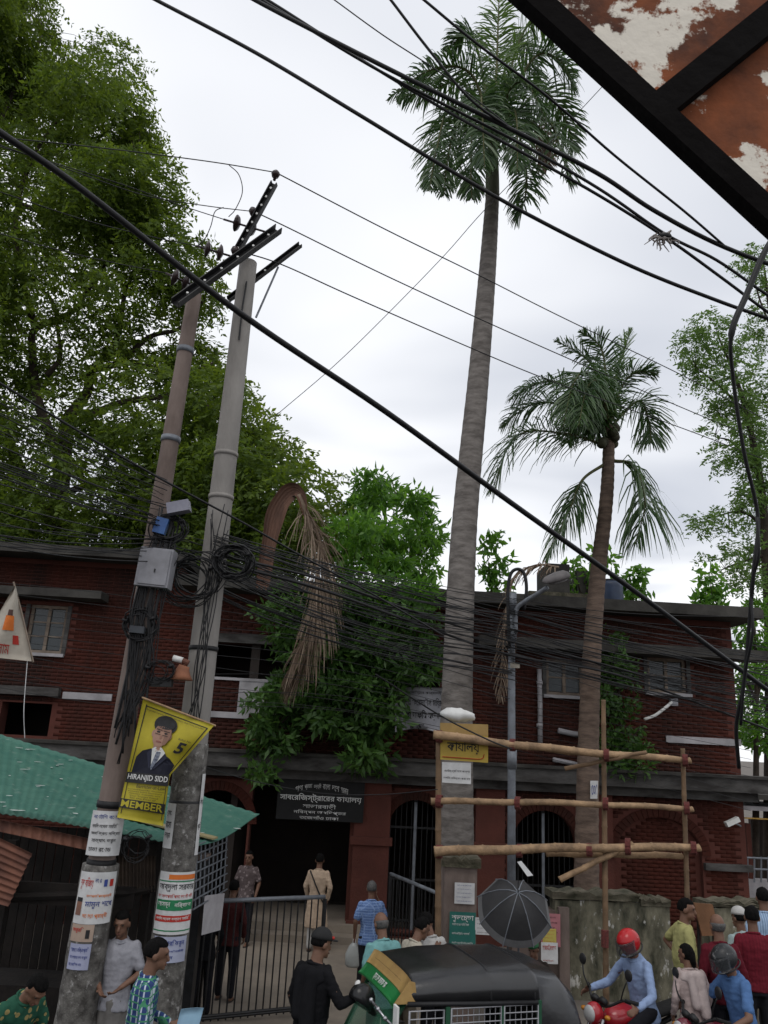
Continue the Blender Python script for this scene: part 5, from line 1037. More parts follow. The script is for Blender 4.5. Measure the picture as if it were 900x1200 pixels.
cable('second conductor running right from the upright arm', [(298, 248, 9.15), (340, 268, 9.45), (450, 322, 10.00), (578, 381, 11.00), (700, 435, 12.30), (800, 478, 13.60), (900, 520, 15.00), (960, 545, 16.00)], .0085, hv, 'power_line')
cable('third conductor running right just above the coconut palm middle', [(276, 293, 9.15), (330, 310, 9.45), (412, 347, 9.70), (550, 407, 11.00), (650, 448, 12.00), (800, 502, 13.80), (900, 540, 15.00), (960, 562, 16.00)], .0085, hv, 'power_line')
cable('topmost conductor running left from the pole top across the tree', [(323, 202, 9.05), (250, 190, 8.65), (150, 177, 8.05), (50, 166, 7.45), (-40, 158, 7.05)], .007, hv, 'power_line')
cable('second conductor running left across the tree', [(298, 248, 9.15), (240, 241, 8.85), (170, 229, 8.45), (90, 202, 8.05), (0, 170, 7.45), (-40, 155, 7.25)], .006, hv, 'power_line')
cable('conductor from the disc insulators running left across the tree', [(262, 257, 9.25), (210, 240, 8.85), (140, 215, 8.45), (60, 190, 8.05), (-40, 160, 7.45)], .006, hv, 'power_line')
cable('lower conductor from the crossarm running left across the tree', [(230, 288, 8.95), (180, 278, 8.65), (100, 258, 8.25), (0, 225, 7.65), (-40, 212, 7.45)], .006, hv, 'power_line')
cable('lowest conductor from the crossarm end running left across the tree', [(194, 320, 8.65), (120, 305, 8.35), (50, 288, 8.05), (-40, 262, 7.65)], .006, hv, 'power_line')
cable('jumper wire looping down from the topmost conductor', [(268, 193, 8.80), (280, 205, 8.85), (284, 225, 8.95), (276, 245, 9.05), (268, 254, 9.15)], .006, None, 'jumper_wire')
cable('jumper wire looping from the second conductor to the lower insulator', [(262, 243, 8.95), (252, 248, 8.95), (247, 265, 8.95), (240, 280, 8.95), (232, 288, 8.95)], .006, None, 'jumper_wire')
cable('stay wire rising across the sky from the tree to the palm crown', [(322, 488, 13), (390, 430, 12.6), (450, 372, 12.2), (520, 300, 11.8), (566, 248, 11.4), (640, 172, 11), (710, 97, 10.5), (740, 65, 10.3)], .006, None, 'stay_wire')
cable('mid weight cable falling from the left edge between the two poles', [(-40, 425, 6.5), (0, 449, 6.8), (100, 510, 7.4), (190, 562, 8.0), (280, 610, 8.6), (360, 655, 9.3), (440, 698, 10), (520, 745, 11)], .012)
# the tangle of thin wires
g1, g2, g3, g4 = 'thin wires strung left of the poles', 'thin wires sagging from poles to street lamp', 'thin wires running right past the street lamp', 'wires running down the cluttered poles'
def W(lab, pts, r, grp): return cable(lab, pts, r, grp, 'thin_wire', 5, 4, wire_mat)
for k in range(30):
    y0 = random.uniform(492, 650) if k < 22 else random.uniform(440, 520); y1 = lerp(575, 655, (y0 - 470) / 180) + random.uniform(-10, 10); sg_ = random.uniform(0, 14)
    W('thin dark wire strung from the left edge to the shorter pole', [(-30, y0 - 4, 6.8), (60, lerp(y0, y1, .33) + sg_, 7.4), (130, lerp(y0, y1, .66) + sg_, 8.3), (random.uniform(178, 200), y1, 8.95)], random.choice((.004, .005, .006)), g1)
for k in range(46):
    y0 = random.uniform(625, 675); y1 = lerp(712, 790, (y0 - 625) / 50) + random.gauss(0, 14); sg_ = random.uniform(-4, 26); x0 = random.choice((190, 250, 262))
    W('thin dark wire sagging from the concrete poles to the street lamp', [(x0, y0 - (6 if x0 < 200 else 0), 9.1), (lerp(x0, 600, .3), lerp(y0, y1, .3) + sg_ * .9, 10.2), (lerp(x0, 600, .65), lerp(y0, y1, .65) + sg_, 11.6), (random.uniform(596, 606), y1, 13.45)], random.choice((.005, .006, .007, .009)), g2)
for k in range(44):
    y0 = random.uniform(700, 778); y1 = lerp(748, 845, (y0 - 700) / 78) + random.gauss(0, 15); sg_ = random.uniform(-2, 10); xe = random.choice((884, 930, 960))
    W('thin dark wire running from the street lamp to the right', [(random.uniform(596, 606), y0, 13.45), (690, lerp(y0, y1, .3) + sg_, 13.9), (790, lerp(y0, y1, .65) + sg_, 14.4), (xe, lerp(y0, y1, (xe - 600) / 290) + random.uniform(-4, 4), 15.2)], random.choice((.005, .006, .007, .010)), g3)
for k in range(26):
    t = random.uniform(0, 1); x = random.uniform(158, 190); dx = random.uniform(-10, 10)
    W('dark wire running down the shorter pole', [(x + 22 + dx * .3, random.uniform(590, 650), 8.9), (x + dx, random.uniform(680, 720), 8.87), (x - 10 - dx * .5, random.uniform(760, 800), 8.9), (lerp(132, 165, t), random.uniform(820, 900), 8.92)], random.choice((.006, .008, .011, .014)), g4)
for k in range(8):
    W('dark wire running down the taller pole', [(258 + random.uniform(-14, 10), 610 + random.uniform(-20, 20), 9.12), (248 + random.uniform(-10, 10), 690, 9.1), (236 + random.uniform(-8, 8), 780, 9.1), (226 + random.uniform(-10, 10), random.uniform(820, 880), 9.1)], .006, 'wires running down the taller pole')
for k in range(12):
    W('pale wire crossing the brick front low down', [(-30, 680 + k * 11, 12), (150, 700 + k * 12 + random.uniform(-8, 8), 12.5), (400, 740 + k * 9 + random.uniform(-10, 10), 13.5), (640, 800 + k * 8, 15), (880, 840 + k * 10, 17)], .004, 'stray wires before the office front')
W('thin wire sagging across the entrance signboard', [(228, 895, 11.2), (300, 916, 12), (380, 930, 12.3), (450, 931, 12.3), (513, 925, 12.1)], .006, None)
cable('heavier cable of the tangle running right past the street lamp', [(262, 660, 9.12), (380, 692, 10), (500, 735, 12), (600, 768, 13.4), (720, 790, 14), (850, 836, 15), (940, 870, 16)], .02)
cable('second heavier cable in the tangle before the tall palm', [(255, 650, 9.12), (380, 680, 10), (500, 722, 12), (600, 752, 13.4), (720, 782, 14), (870, 828, 15)], .017)
cable('black cord slanting down past the yellow sign', [(440, 790, 11.8), (515, 838, 12.1), (570, 866, 11.9), (600, 878, 11.9)], .012)
# shreds of plastic caught on the bundle
sh_ = thing('caught_plastic', 'shredded grey plastic caught on the cable bundle at right', 'litter', at(778, 300, 4.5))
b = MB()
for k in range(26):
    p = at(778 + random.uniform(-8, 8), 276 + random.uniform(-3, 6), 4.48); d = Vector((random.uniform(-1, .5), random.uniform(-.3, .3), random.uniform(-1, .1))) * random.uniform(.04, .14); e = Vector((random.uniform(-.05, .05), 0, random.uniform(-.05, .05))); b.tube(spline([p, p + d * .5 + e, p + d], 4), [.006, .005, .007, .006, .005, .004, .004, .003, .002], 4)
build('shreds', b, mat('grey plastic shred', (.4, .37, .35), (.2, .17, .16), scale=30), sh_, True)
b = MB(); b.ball(at(779, 277, 4.49), (.05, .03, .025), 8, 6); build('knot', b, black_cable, sh_, True)

# ================================================================== PEOPLE
skin = mat('brown skin', (.2, .105, .068), (.16, .082, .052), scale=9, rough=.55, bump=.1, bscale=60)
hair_m = mat('black hair', (.009, .008, .008), (.004, .004, .004), scale=40, rough=.85, spec=.08, bump=.6, bscale=80, stretch=(1, 1, .3))
grey_hair = mat('greying hair', (.12, .115, .11), (.06, .06, .06), scale=40, rough=.6, bump=.5, bscale=80)
eye_m = mat('dark eye', (.02, .015, .012), (.01, .01, .01), rough=.2, bump=0); lip_m = mat('lips', (.17, .07, .055), (.14, .06, .045), bump=0)
shoe_m = mat('dark sandal leather', (.03, .022, .018), (.02, .015, .012), rough=.5)
def voxel(mb, size, smooth_it=6, fac=.5):
    me = bpy.data.meshes.new('tmp'); me.from_pydata([tuple(p) for p in mb.v], [], mb.f); me.update()
    o = bpy.data.objects.new('tmp', me); WS.collection.objects.link(o)
    m = o.modifiers.new('r', 'REMESH'); m.mode = 'VOXEL'; m.voxel_size = size
    s = o.modifiers.new('s', 'SMOOTH'); s.iterations = smooth_it; s.factor = fac
    r = bpy.data.meshes.new_from_object(evaluated(o))
    bpy.data.objects.remove(o); bpy.data.meshes.remove(me); return r
def one_piece(me):                       # keep the outer skin only
    bm = bmesh.new(); bm.from_mesh(me); left = set(bm.verts); best = []
    while left:
        st_ = [left.pop()]; isl = [st_[0]]
        while st_:
            v = st_.pop()
            for e in v.link_edges:
                o_ = e.other_vert(v)
                if o_ in left: left.discard(o_); st_.append(o_); isl.append(o_)
        if len(isl) > len(best): best = isl
    keep = set(best); bmesh.ops.delete(bm, geom=[v for v in bm.verts if v not in keep], context='VERTS'); bm.to_mesh(me); bm.free()
def cone(mb, a, b_, r0, r1, n=10):
    mb.tube([a, lerp(a, b_, .5), b_], [r0, (r0 + r1) / 2 * 1.03, r1], n); mb.ball(a, r0 * .995, n, 7); mb.ball(b_, r1 * .995, n, 7)
def person(label, px, py, h=1.65, face=0, lean=0, arms=None, legs=None, head=(0, 0), top=None, bottom=None, sleeve='short', hem=0.0, hair='short', hat=None, hatm=None, pos=None, group='people around the office gate', seat=None, hairm=None, belly=0.0, scarf=None, lift=0.0):
    """face: heading in degrees, 0 = away from the camera, 90 = to the left, 180 = towards it.  Local frame: x right, y forward, z up; h in metres.
    arms: ((elbow),(wrist)) for right then left, as fractions of h; legs likewise knee, ankle"""
    p = pos if pos is not None else at_z(px, py, h + lift); root = Vector((p.x, p.y, lift)); k = h / 1.7
    t = thing('person', label, 'person', root, group); M3 = Matrix.Rotation(R(face), 3, 'Z'); hz = (seat if seat is not None else .93 * k)
    hip = Vector((0, 0, hz)); LR = Matrix.Rotation(R(-lean), 3, 'X')
    def G(v): return root + M3 @ Vector(v)
    def Ub(v): return G(hip + LR @ (Vector(v) * k))     # a point of the upper body, measured from the hip
    sh_ = [Ub((.165, 0, .475)), Ub((-.165, 0, .475))]; hipj = [G(hip + Vector((.09 * k, 0, -.02))), G(hip + Vector((-.09 * k, 0, -.02)))]
    da = (((.24, -.03, .22), (.22, .09, -.01)), ((-.24, -.03, .22), (-.22, .09, -.01)))
    arms = arms or da; arms = [arms[i] or da[i] for i in (0, 1)]
    dl = (((.10, .02, .50 * k), (.11, -.02, .09)), ((-.10, .03, .50 * k), (-.11, .05, .09))); legs = legs or dl
    el = [Ub(a[0]) for a in arms]; wr = [Ub(a[1]) for a in arms]; kn = [G(l[0]) for l in legs]; an = [G(l[1]) for l in legs]
    # head
    HR = M3 @ LR @ Matrix.Rotation(R(-head[0]), 3, 'X') @ Matrix.Rotation(R(head[1]), 3, 'Z'); nb0 = Ub((0, .0, .54)); hc = nb0 + HR @ Vector((0, .025, .165)) * k
    def Hd(v): return hc + HR @ (Vector(v) * k)
    body = MB()
    body.ball(Hd((0, -.005, .022)), [.075 * k, .095 * k, .098 * k], 14, 10, rot=HR); body.ball(Hd((0, .03, -.055)), [.058 * k, .062 * k, .066 * k], 12, 8, rot=HR)
    body.ball(Hd((0, .082, -.095)), [.026 * k, .022 * k, .02 * k], 8, 6, rot=HR); cone(body, Hd((0, .09, .015)), Hd((0, .112, -.03)), .012 * k, .017 * k, 8); body.ball(Hd((0, .087, -.066)), [.03 * k, .016 * k, .016 * k], 8, 6, rot=HR); body.ball(Hd((0, .082, .035)), [.055 * k, .02 * k, .016 * k], 8, 6, rot=HR)
    for s in (-1, 1): body.ball(Hd((s * .078, -.01, -.01)), [.014 * k, .026 * k, .036 * k], 8, 6, rot=HR)
    cone(body, Ub((0, -.005, .46)), Hd((0, -.015, -.06)), .062 * k, .054 * k)
    tor = [(-.06, .155, .105), (.04, .15, .105), (.15, .14, .10 + belly), (.28, .16, .105 + belly * .5), (.40, .178, .105), (.47, .165, .092), (.515, .12, .075), (.54, .075, .06)]
    def torso(mb, f, zlo=-9, tors=tor):
        rings = []
        for z_, rx, ry in tors:
            if z_ >= zlo: rings.append([Ub((rx * f * math.cos(a), ry * f * math.sin(a) + belly * .4 * (1 if math.sin(a) > 0 else 0), z_)) for a in [2 * math.pi * i / 18 for i in range(18)]])
        mb.loft(rings)
    torso(body, .9)
    for s in (0, 1):
        cone(body, sh_[s], el[s], .05 * k, .04 * k); cone(body, el[s], wr[s], .04 * k, .026 * k)
        d = (wr[s] - el[s]).normalized(); side = (M3 @ Vector((0, 1, 0))); side = (side - d * side.dot(d)); side = side.normalized() if side.length > .2 else d.orthogonal().normalized(); up_ = d.cross(side)
        pc = wr[s] + d * .045 * k
        body.ball(pc, [.042 * k, .018 * k, .05 * k], 10, 7, rot=Matrix((side, up_, d)).transposed())
        for j, ln in enumerate((.062, .072, .068, .052)):
            b0 = pc + d * .035 * k + side * (.03 - .02 * j) * k; b1 = b0 + (d * .9 + up_ * (.35 if s else -.35)) * ln * .55 * k; cone(body, b0, b1, .0095 * k, .009 * k, 6); cone(body, b1, b1 + (d * .5 + up_ * (.8 if s else -.8)).normalized() * ln * .5 * k, .009 * k, .0075 * k, 6)
        t0 = wr[s] + d * .015 * k + side * .032 * k; t1 = t0 + (side * .75 + d * .65).normalized() * .035 * k; cone(body, t0, t1, .011 * k, .01 * k, 6); cone(body, t1, t1 + (d * .9 + side * .2) * .028 * k, .01 * k, .008 * k, 6)
        cone(body, hipj[s], kn[s], .075 * k, .055 * k); cone(body, kn[s], an[s], .052 * k, .036 * k)
        fd = M3 @ Vector((0, 1, 0)); cone(body, an[s] + Vector((0, 0, -.04)), an[s] + fd * .13 * k + Vector((0, 0, -.058)), .038 * k, .03 * k, 8)
    def addm(name, mb, m, vox=.012, it=6, parent=t):
        me = voxel(mb, vox, it); 
        o_ = ORG[parent.name]; me.transform(Matrix.Translation(-o_)); return link_mesh(name, me, m, parent, True)
    bo_ = addm('body', body, skin, .0105, 3)
    for s in (-1, 1): b = MB(); b.ball(Hd((s * .033, .083, .018)), [.015 * k, .008 * k, .009 * k], 8, 6, rot=HR); build('eye', b, eye_m, bo_, True)
    b = MB(); b.ball(Hd((0, .1, -.066)), [.026 * k, .008 * k, .008 * k], 8, 6, rot=HR); build('mouth', b, lip_m, bo_, True)
    # hair
    if hair:
        hm = hairm or (grey_hair if hair == 'bald' else hair_m); b = MB(); b.ball((0, 0, 0), 1, 22, 16); nv = []
        for v in b.v:
            v = Vector(v); q = Vector((v.x * .084, v.y * .105 - .008, v.z * .108 + .024)); front = v.y > .18 and v.z < (.42 if hair != 'bald' else 2) ; low = v.z < (-.45 if hair == 'short' else (-.72 if hair == 'bald' else -1)) ; crown = hair == 'bald' and (v.z > .02 or v.y > .15)
            if front or low or crown: q = Vector((q.x * .8, q.y * .8, q.z * .8))
            else: q *= 1 + .05 * _ns.noise(v * 4)
            nv.append(Hd(q))
        b.v = nv; build('hair', b, hm, t, True)
        if hair == 'long': b = MB(); cone(b, Hd((0, -.08, .02)), Hd((0, -.1, -.12)), .05 * k, .03 * k); build('hair_bun', b, hm, t, True)
    # clothes
    if bottom is not None:
        b = MB(); torso(b, 1.0, -9, [(-.1, .155, .115), (-.02, .16, .118), (.07, .15, .108)])
        if bottom[1] == 'trousers':
            for s in (0, 1): cone(b, hipj[s], kn[s], .092 * k, .072 * k); cone(b, kn[s], an[s] + Vector((0, 0, .02)), .07 * k, .058 * k)
        else:
            mid = (an[0] + an[1]) / 2; rings = []
            for f_ in (0, .25, .5, .75, 1): c_ = lerp((hipj[0] + hipj[1]) / 2, mid + Vector((0, 0, .03)), f_); rings.append([c_ + M3 @ Vector(((.165 + .03 * f_ + .012 * math.sin(a * 7)) * math.cos(a), (.13 + .05 * f_ + .012 * math.sin(a * 9)) * math.sin(a), 0)) * k for a in [2 * math.pi * i / 30 for i in range(30)]])
            b.loft(rings)
        addm('trousers' if bottom[1] == 'trousers' else 'lungi', b, bottom[0], .017, 4)
    if top is not None:
        b = MB(); torso(b, 1.1, -9, ([(-.12, .172, .132)] if hem == 0 else [(-.06, .158, .118)]) + tor[1:])
        if hem > 0:
            rings = []; n_ = 6
            for i in range(n_ + 1):
                f_ = i / n_; zz = lerp(.06, -hem, f_); rr = lerp(1, 1.45, f_); mid = lerp(hip, Vector((0, 0, 0)), 0); c_ = (lerp((hipj[0] + hipj[1]) / 2, (kn[0] + kn[1]) / 2, min(1, f_ * hem / .43)) if True else 0)
                c_ = Vector((c_.x, c_.y, hip.z + zz * k)) if lean < 45 else c_
                rings.append([c_ + M3 @ Vector(((.165 * rr + .01 * math.sin(a * 6)) * math.cos(a), (.125 * rr + .012 * math.sin(a * 7 + 1)) * math.sin(a), 0)) * k for a in [2 * math.pi * i_ / 28 for i_ in range(28)]])
            b.loft(rings)
        for s in (0, 1):
            cone(b, sh_[s], lerp(sh_[s], el[s], .75 if sleeve == 'short' else 1), .056 * k, .06 * k if sleeve == 'short' else .05 * k)
            if sleeve == 'long': cone(b, el[s], lerp(el[s], wr[s], .9), .05 * k, .04 * k)
        cone(b, Ub((0, -.005, .49)), Ub((0, 0, .53)), .08 * k, .062 * k)
        me = voxel(b, .0125, 4)
        if hem > 0: one_piece(me)
        nv_ = len(me.vertices); co_ = np.empty(nv_ * 3, np.float32); no_ = np.empty(nv_ * 3, np.float32); me.vertices.foreach_get('co', co_); me.vertices.foreach_get('normal', no_); co_ = co_.reshape(-1, 3); no_ = no_.reshape(-1, 3)   # creases in the cloth
        q_ = co_ - np.array(root, np.float32); ds = np.array([.010 * _ns.noise((x * 15, y * 15, z_ * 4.5)) + .006 * _ns.noise((x * 12, y * 12, z_ * 26)) + .003 * _ns.noise((x * 40, y * 40, z_ * 40)) for x, y, z_ in q_.tolist()], np.float32)
        me.vertices.foreach_set('co', (co_ + no_ * ds[:, None]).ravel()); me.update()
        me.transform(Matrix.Translation(-root)); link_mesh('kurta' if hem > .2 else 'shirt', me, top, t, True)
        b = MB(); b.tube([Ub((.072 * math.cos(a), .012 + .075 * math.sin(a), .532 + .02 * -math.sin(a))) for a in [2 * math.pi * i / 14 for i in range(15)]], .014 * k, 6, False); build('collar', b, top, t, True)
    if scarf is not None:
        b = MB()
        for j in range(3): b.tube([Ub(((.13 + .015 * j) * math.cos(a), .01 + (.11 + .01 * j) * math.sin(a), .5 - .035 * j + .015 * math.sin(a * 3 + j))) for a in [2 * math.pi * i / 20 for i in range(21)]], .035 * k, 7, False)
        cone(b, Ub((.08, -.12, .48)), Ub((.1, -.15, .05)), .06 * k, .07 * k); cone(b, Ub((-.06, -.12, .48)), Ub((-.02, -.15, .15)), .05 * k, .06 * k); addm('scarf', b, scarf, .016, 4)
    for s in (0, 1):
        if an[s].z - lift < .3: b = MB(); fd = M3 @ Vector((0, 1, 0)); b.ball(an[s] + fd * .055 * k + Vector((0, 0, -.07)), [.045 * k, .13 * k, .022], 12, 6, rot=M3); build('shoe', b, shoe_m, t, True)
    # headgear
    if hat == 'cap':
        b = MB(); b.ball((0, 0, 0), 1, 20, 12); b.v = [Hd((v[0] * .09, v[1] * .112 - .006, max(v[2], -.02) * .105 + .04)) for v in b.v]; c_ = build('cap', b, hatm, t, True)
        b = MB(); b.slab([Hd((x, y, .04 - .25 * x * x)) for x, y in [(-.075, .06), (-.07, .13), (-.035, .168), (0, .175), (.035, .168), (.07, .13), (.075, .06)]], HR @ Vector((0, 0, .012))); build('visor', b, hatm, c_, True)
    if hat == 'skullcap': b = MB(); b.ball((0, 0, 0), 1, 20, 12); b.v = [Hd((v[0] * .088, v[1] * .109 - .006, max(v[2], .0) * .1 + .05)) for v in b.v]; build('cap', b, hatm, t, True)
    if hat == 'helmet':
        b = MB(); b.ball((0, 0, 0), 1, 26, 18); nv = []
        for v in b.v:
            v = Vector(v); q = Vector((v.x * .125, v.y * .148 - .004, v.z * .138 + .022))
            if v.z < -.62: q.z = -.62 * .138 + .022
            if v.y > .55 and -.55 < v.z < .3: q *= .86
            nv.append(Hd(q))
        b.v = nv; hh = build('helmet', b, hatm, t, True)
        b = MB(); b.sheet(lambda s_, t_: Hd((.128 * math.sin(R(lerp(-78, 78, s_))), .155 * math.cos(R(lerp(-78, 78, s_))) + lerp(.0, .035, 1 - t_) , lerp(-.05, .085, t_))), 16, 5, (0, 0, 0)); build('visor', b, visor_m, hh, True)
        b = MB(); b.tube([Hd((.127 * math.cos(a), .15 * math.sin(a), -.066)) for a in [2 * math.pi * i / 24 for i in range(25)]], .008 * k, 6, False); build('rim', b, black_steel, hh, True)
    def attach(name, mb, m): return build(name, mb, m, t, True)
    t_ = dict(root=t, wr=wr, el=el, Hd=Hd, Ub=Ub, G=G, M3=M3); return t_
visor_m = glass_mat('smoky visor', (.06, .065, .07), .08, .45)
denim = cloth('blue denim', (.06, .1, .18)); dark_tr = cloth('dark trousers', (.022, .022, .027)); khaki = cloth('khaki trousers', (.2, .17, .13)); white_c = cloth('white cotton', (.55, .54, .52)); black_c = cloth('black cotton', (.012, .012, .014))
person('man in green floral shirt bending forward left of the poles', 20, 1122, 1.62, -125, 22, (((.27, .05, .24), (.2, .28, .1)), ((-.27, .06, .24), (-.14, .3, .12))), None, (28, 0), cloth('green floral cotton', (.03, .11, .07), (.02, .08, .05), 'floral', 16, (.3, .24, .1)), (dark_tr, 'trousers'), lift=FZ)
person('man in white shirt and lungi standing in shade between the poles', 146, 1072, 1.66, 180, 0, (((.25, .0, .22), (.1, .2, .1)), ((-.25, .0, .22), (-.1, .18, .12))), None, (12, 0), cloth('pale grey shirt', (.38, .38, .42)), (cloth('grey lungi', (.2, .19, .18)), 'lungi'), lift=FZ)
pl = person('man in blue and green plaid shirt holding papers', 172, 1107, 1.74, -75, 4, (((.24, .02, .22), (.16, .27, .12)), ((-.24, .02, .22), (-.14, .27, .14))), None, (6, 0), cloth('blue green plaid', (.04, .07, .2), (.06, .22, .12), 'plaid', 6, (.42, .48, .55)), (dark_tr, 'trousers'), 'long', lift=FZ)
pa_ = thing('paper_sheaf', 'pale blue paper held by the man in plaid shirt', 'paper', pl['wr'][0]); c_ = (pl['wr'][0] + pl['wr'][1]) / 2 + Vector((.12, -.06, .05)); b = MB(); b.sheet(lambda s, t: c_ + Vector((lerp(-.08, .12, s) + .04 * t, -.04 * s + .02 * math.sin(3 * s), lerp(-.08, .14, t) + .03 * s)), 4, 4, (0, .004, 0)); build('sheet', b, mat('pale blue paper sheaf', (.4, .62, .8), (.34, .55, .72), bump=.05), pa_, True)
bk = person('person in black long sleeves and black cap with back turned', 369, 1097, 1.74, -40, 3, (((.3, .06, .26), (.32, .24, .3)), ((-.26, .0, .24), (-.2, .1, .0))), None, (10, -10), black_c, (black_c, 'lungi'), 'long', .5, 'short', 'cap', mat('black cap cloth', (.014, .014, .015)), belly=.05, scarf=black_c, lift=FZ)
b = MB(); b.ball(bk['Hd']((.05, .085, .065)), [.02, .02, .016], 8, 6); build('cap_emblem', b, ink_red, bk['root'], True)
hc_ = bk['wr'][0] + Vector((.06, -.02, .0)); hl_ = thing('held_helmet', 'black open helmet held by the person in black cap', 'helmet', hc_); HH = Matrix.Rotation(R(-50), 3, 'Z') @ Matrix.Rotation(R(-35), 3, 'X')
b = MB(); b.ball((0, 0, 0), 1, 22, 14); b.v = [hc_ + HH @ Vector((v[0] * .115, v[1] * .14, max(v[2], -.45) * .125)) for v in b.v]; build('shell', b, mat('black helmet paint', (.015, .015, .016), rough=.25, bump=0), hl_, True)
b = MB(); b.slab([hc_ + HH @ Vector(p_) for p_ in ((-.09, .1, -.02), (-.06, .2, -.05), (0, .22, -.055), (.06, .2, -.05), (.09, .1, -.02))], HH @ Vector((0, 0, .01))); build('peak', b, black_steel, hl_); b = MB(); b.ball(hc_ + HH @ Vector((-.03, -.1, .075)), (.03, .02, .035), 8, 6, rot=HH); build('sticker', b, ink_white, hl_, True)
ph = person('man in blue check shirt phoning with back to the street', 436, 1037, 1.68, 12, 0, (((.27, .04, .25), (.14, .1, .52)), ((-.25, -.03, .22), (-.24, .05, -.02))), None, (3, -8), cloth('blue check cotton', (.16, .26, .5), (.22, .32, .55), 'plaid', 8, (.1, .17, .38)), (dark_tr, 'trousers'), hairm=grey_hair)
bg_ = thing('shopping_bag', 'pale plastic bag carried by the man in blue check shirt', 'bag', ph['wr'][1] - Vector((0, 0, .45))); c_ = ph['wr'][1]; b = MB(); rings = [[c_ + Vector(((wx + .01 * math.sin(a * 5)) * math.cos(a), wy * math.sin(a), z_)) for a in [2 * math.pi * i / 16 for i in range(16)]] for z_, wx, wy in ((-.44, .1, .05), (-.4, .13, .07), (-.25, .13, .06), (-.14, .08, .04), (-.09, .03, .02))]; b.loft(rings); build('sack', b, mat('translucent bag', (.45, .47, .46), (.36, .38, .37), rough=.35), bg_, True); b = MB(); b.tube([c_ + Vector((.02 * math.cos(a), 0, -.07 + .05 * math.sin(a))) for a in [math.pi * 2 * i / 10 for i in range(11)]], .006, 5, False); build('handle', b, white_paper, bg_)
kp = person('man in beige kurta and white trousers walking into the entrance', 375, 1004, 1.7, 0, 0, (((.24, -.05, .22), (.2, .02, 0)), ((-.24, .03, .22), (-.2, .12, .02))), (((.09, .06, .5), (.1, -.08, .1)), ((-.09, .02, .5), (-.1, .02, .09))), (0, 0), cloth('beige kurta', (.55, .42, .31)), (white_c, 'trousers'), 'long', .48)
b = MB(); b.tube([kp['Ub']((-.17, -.05, .52)), kp['Ub']((-.05, -.135, .3)), kp['Ub']((.1, -.15, .02)), kp['Ub']((.16, -.12, -.08))], .014, 6); build('bag_strap', b, black_cable, kp['root'])
person('balding man in turquoise garment behind the auto rickshaw front', 452, 1076, 1.66, 30, 4, None, None, (10, 0), cloth('turquoise cotton', (.2, .42, .42)), (dark_tr, 'trousers'), hair='bald', lift=FZ)
person('person in cream shirt with raised forearm behind the auto rickshaw', 478, 1078, 1.6, -60, 12, (((.3, .1, .36), (.12, .25, .5)), ((-.28, .05, .3), (-.1, .25, .42))), None, (15, 0), cloth('cream cotton', (.5, .46, .38)), (khaki, 'trousers'), 'long', lift=FZ)
person('dark haired man in white shirt just left of the gate pillar', 512, 1075, 1.6, 40, 10, None, None, (15, 0), white_c, (dark_tr, 'trousers'), lift=FZ)
person('man standing in dark red behind the barred gate', 274, 1036, 1.66, -10, 0, None, None, (5, 0), cloth('dark red shirt', (.07, .02, .02)), (dark_tr, 'trousers'), 'long')
person('man in dim printed shirt at the shaded entrance arch', 293, 1000, 1.66, 170, 0, None, None, (5, 0), cloth('dim printed shirt', (.14, .11, .11), (.09, .07, .07), 'floral', 14, (.22, .18, .18)), (dark_tr, 'trousers'))
person('person in dark clothes carrying a black bag inside the barred gate', 246, 1050, 1.62, 20, 6, None, None, (5, 0), black_c, (dark_tr, 'trousers'), 'long')
person('person in green cap behind the umbrella', 628, 1104, 1.3, 150, 6, None, None, (10, 0), cloth('dark brown shirt', (.05, .04, .035)), (dark_tr, 'trousers'), hat='skullcap', hatm=mat('green knit cap', (.03, .16, .06)), lift=FZ)
person('man in yellow polo shirt and jeans with hand on hip', 798, 1058, 1.7, -92, 2, (((.26, .0, .22), (.2, .12, .0)), ((-.37, -.1, .27), (-.19, .04, .08))), None, (4, -20), cloth('yellow polo', (.42, .4, .17)), (denim, 'trousers'), belly=.03, lift=FZ + .1)
person('girl with pale pink scarf and dress beside the rider at right', 808, 1113, 1.42, 10, 3, None, None, (5, 25), cloth('pale pink dress', (.5, .4, .38)), (cloth('pink trousers', (.45, .36, .34)), 'trousers'), 'long', .5, 'long', scarf=cloth('pale scarf', (.55, .46, .44)), lift=FZ + .1)
person('balding man in long maroon kurta with back to the street', 842, 1078, 1.7, 5, 0, None, None, (5, 0), cloth('maroon kurta', (.13, .015, .025), None, 'stripe', 9, (.09, .01, .017)), (dark_tr, 'trousers'), 'long', .5, 'bald', belly=.03, lift=FZ + .1)
person('dark haired man in maroon kurta at the right edge', 881, 1068, 1.72, -8, 0, None, None, (0, -10), cloth('crimson kurta', (.17, .018, .03), None, 'stripe', 9, (.11, .012, .02)), (dark_tr, 'trousers'), 'long', .45, lift=FZ + .1)
person('man in white skullcap and pale shirt behind the men in maroon', 868, 1070, 1.62, 20, 0, None, None, (4, 0), cloth('pale mint shirt', (.4, .5, .5)), (khaki, 'trousers'), hat='skullcap', hatm=white_c, lift=FZ + .1)
person('man in light blue striped shirt at the far right edge', 894, 1046, 1.76, -10, 0, None, None, (0, 0), cloth('light blue stripe', (.28, .4, .58), None, 'stripe', 12, (.36, .48, .64)), (dark_tr, 'trousers'), 'long', lift=FZ + .1)
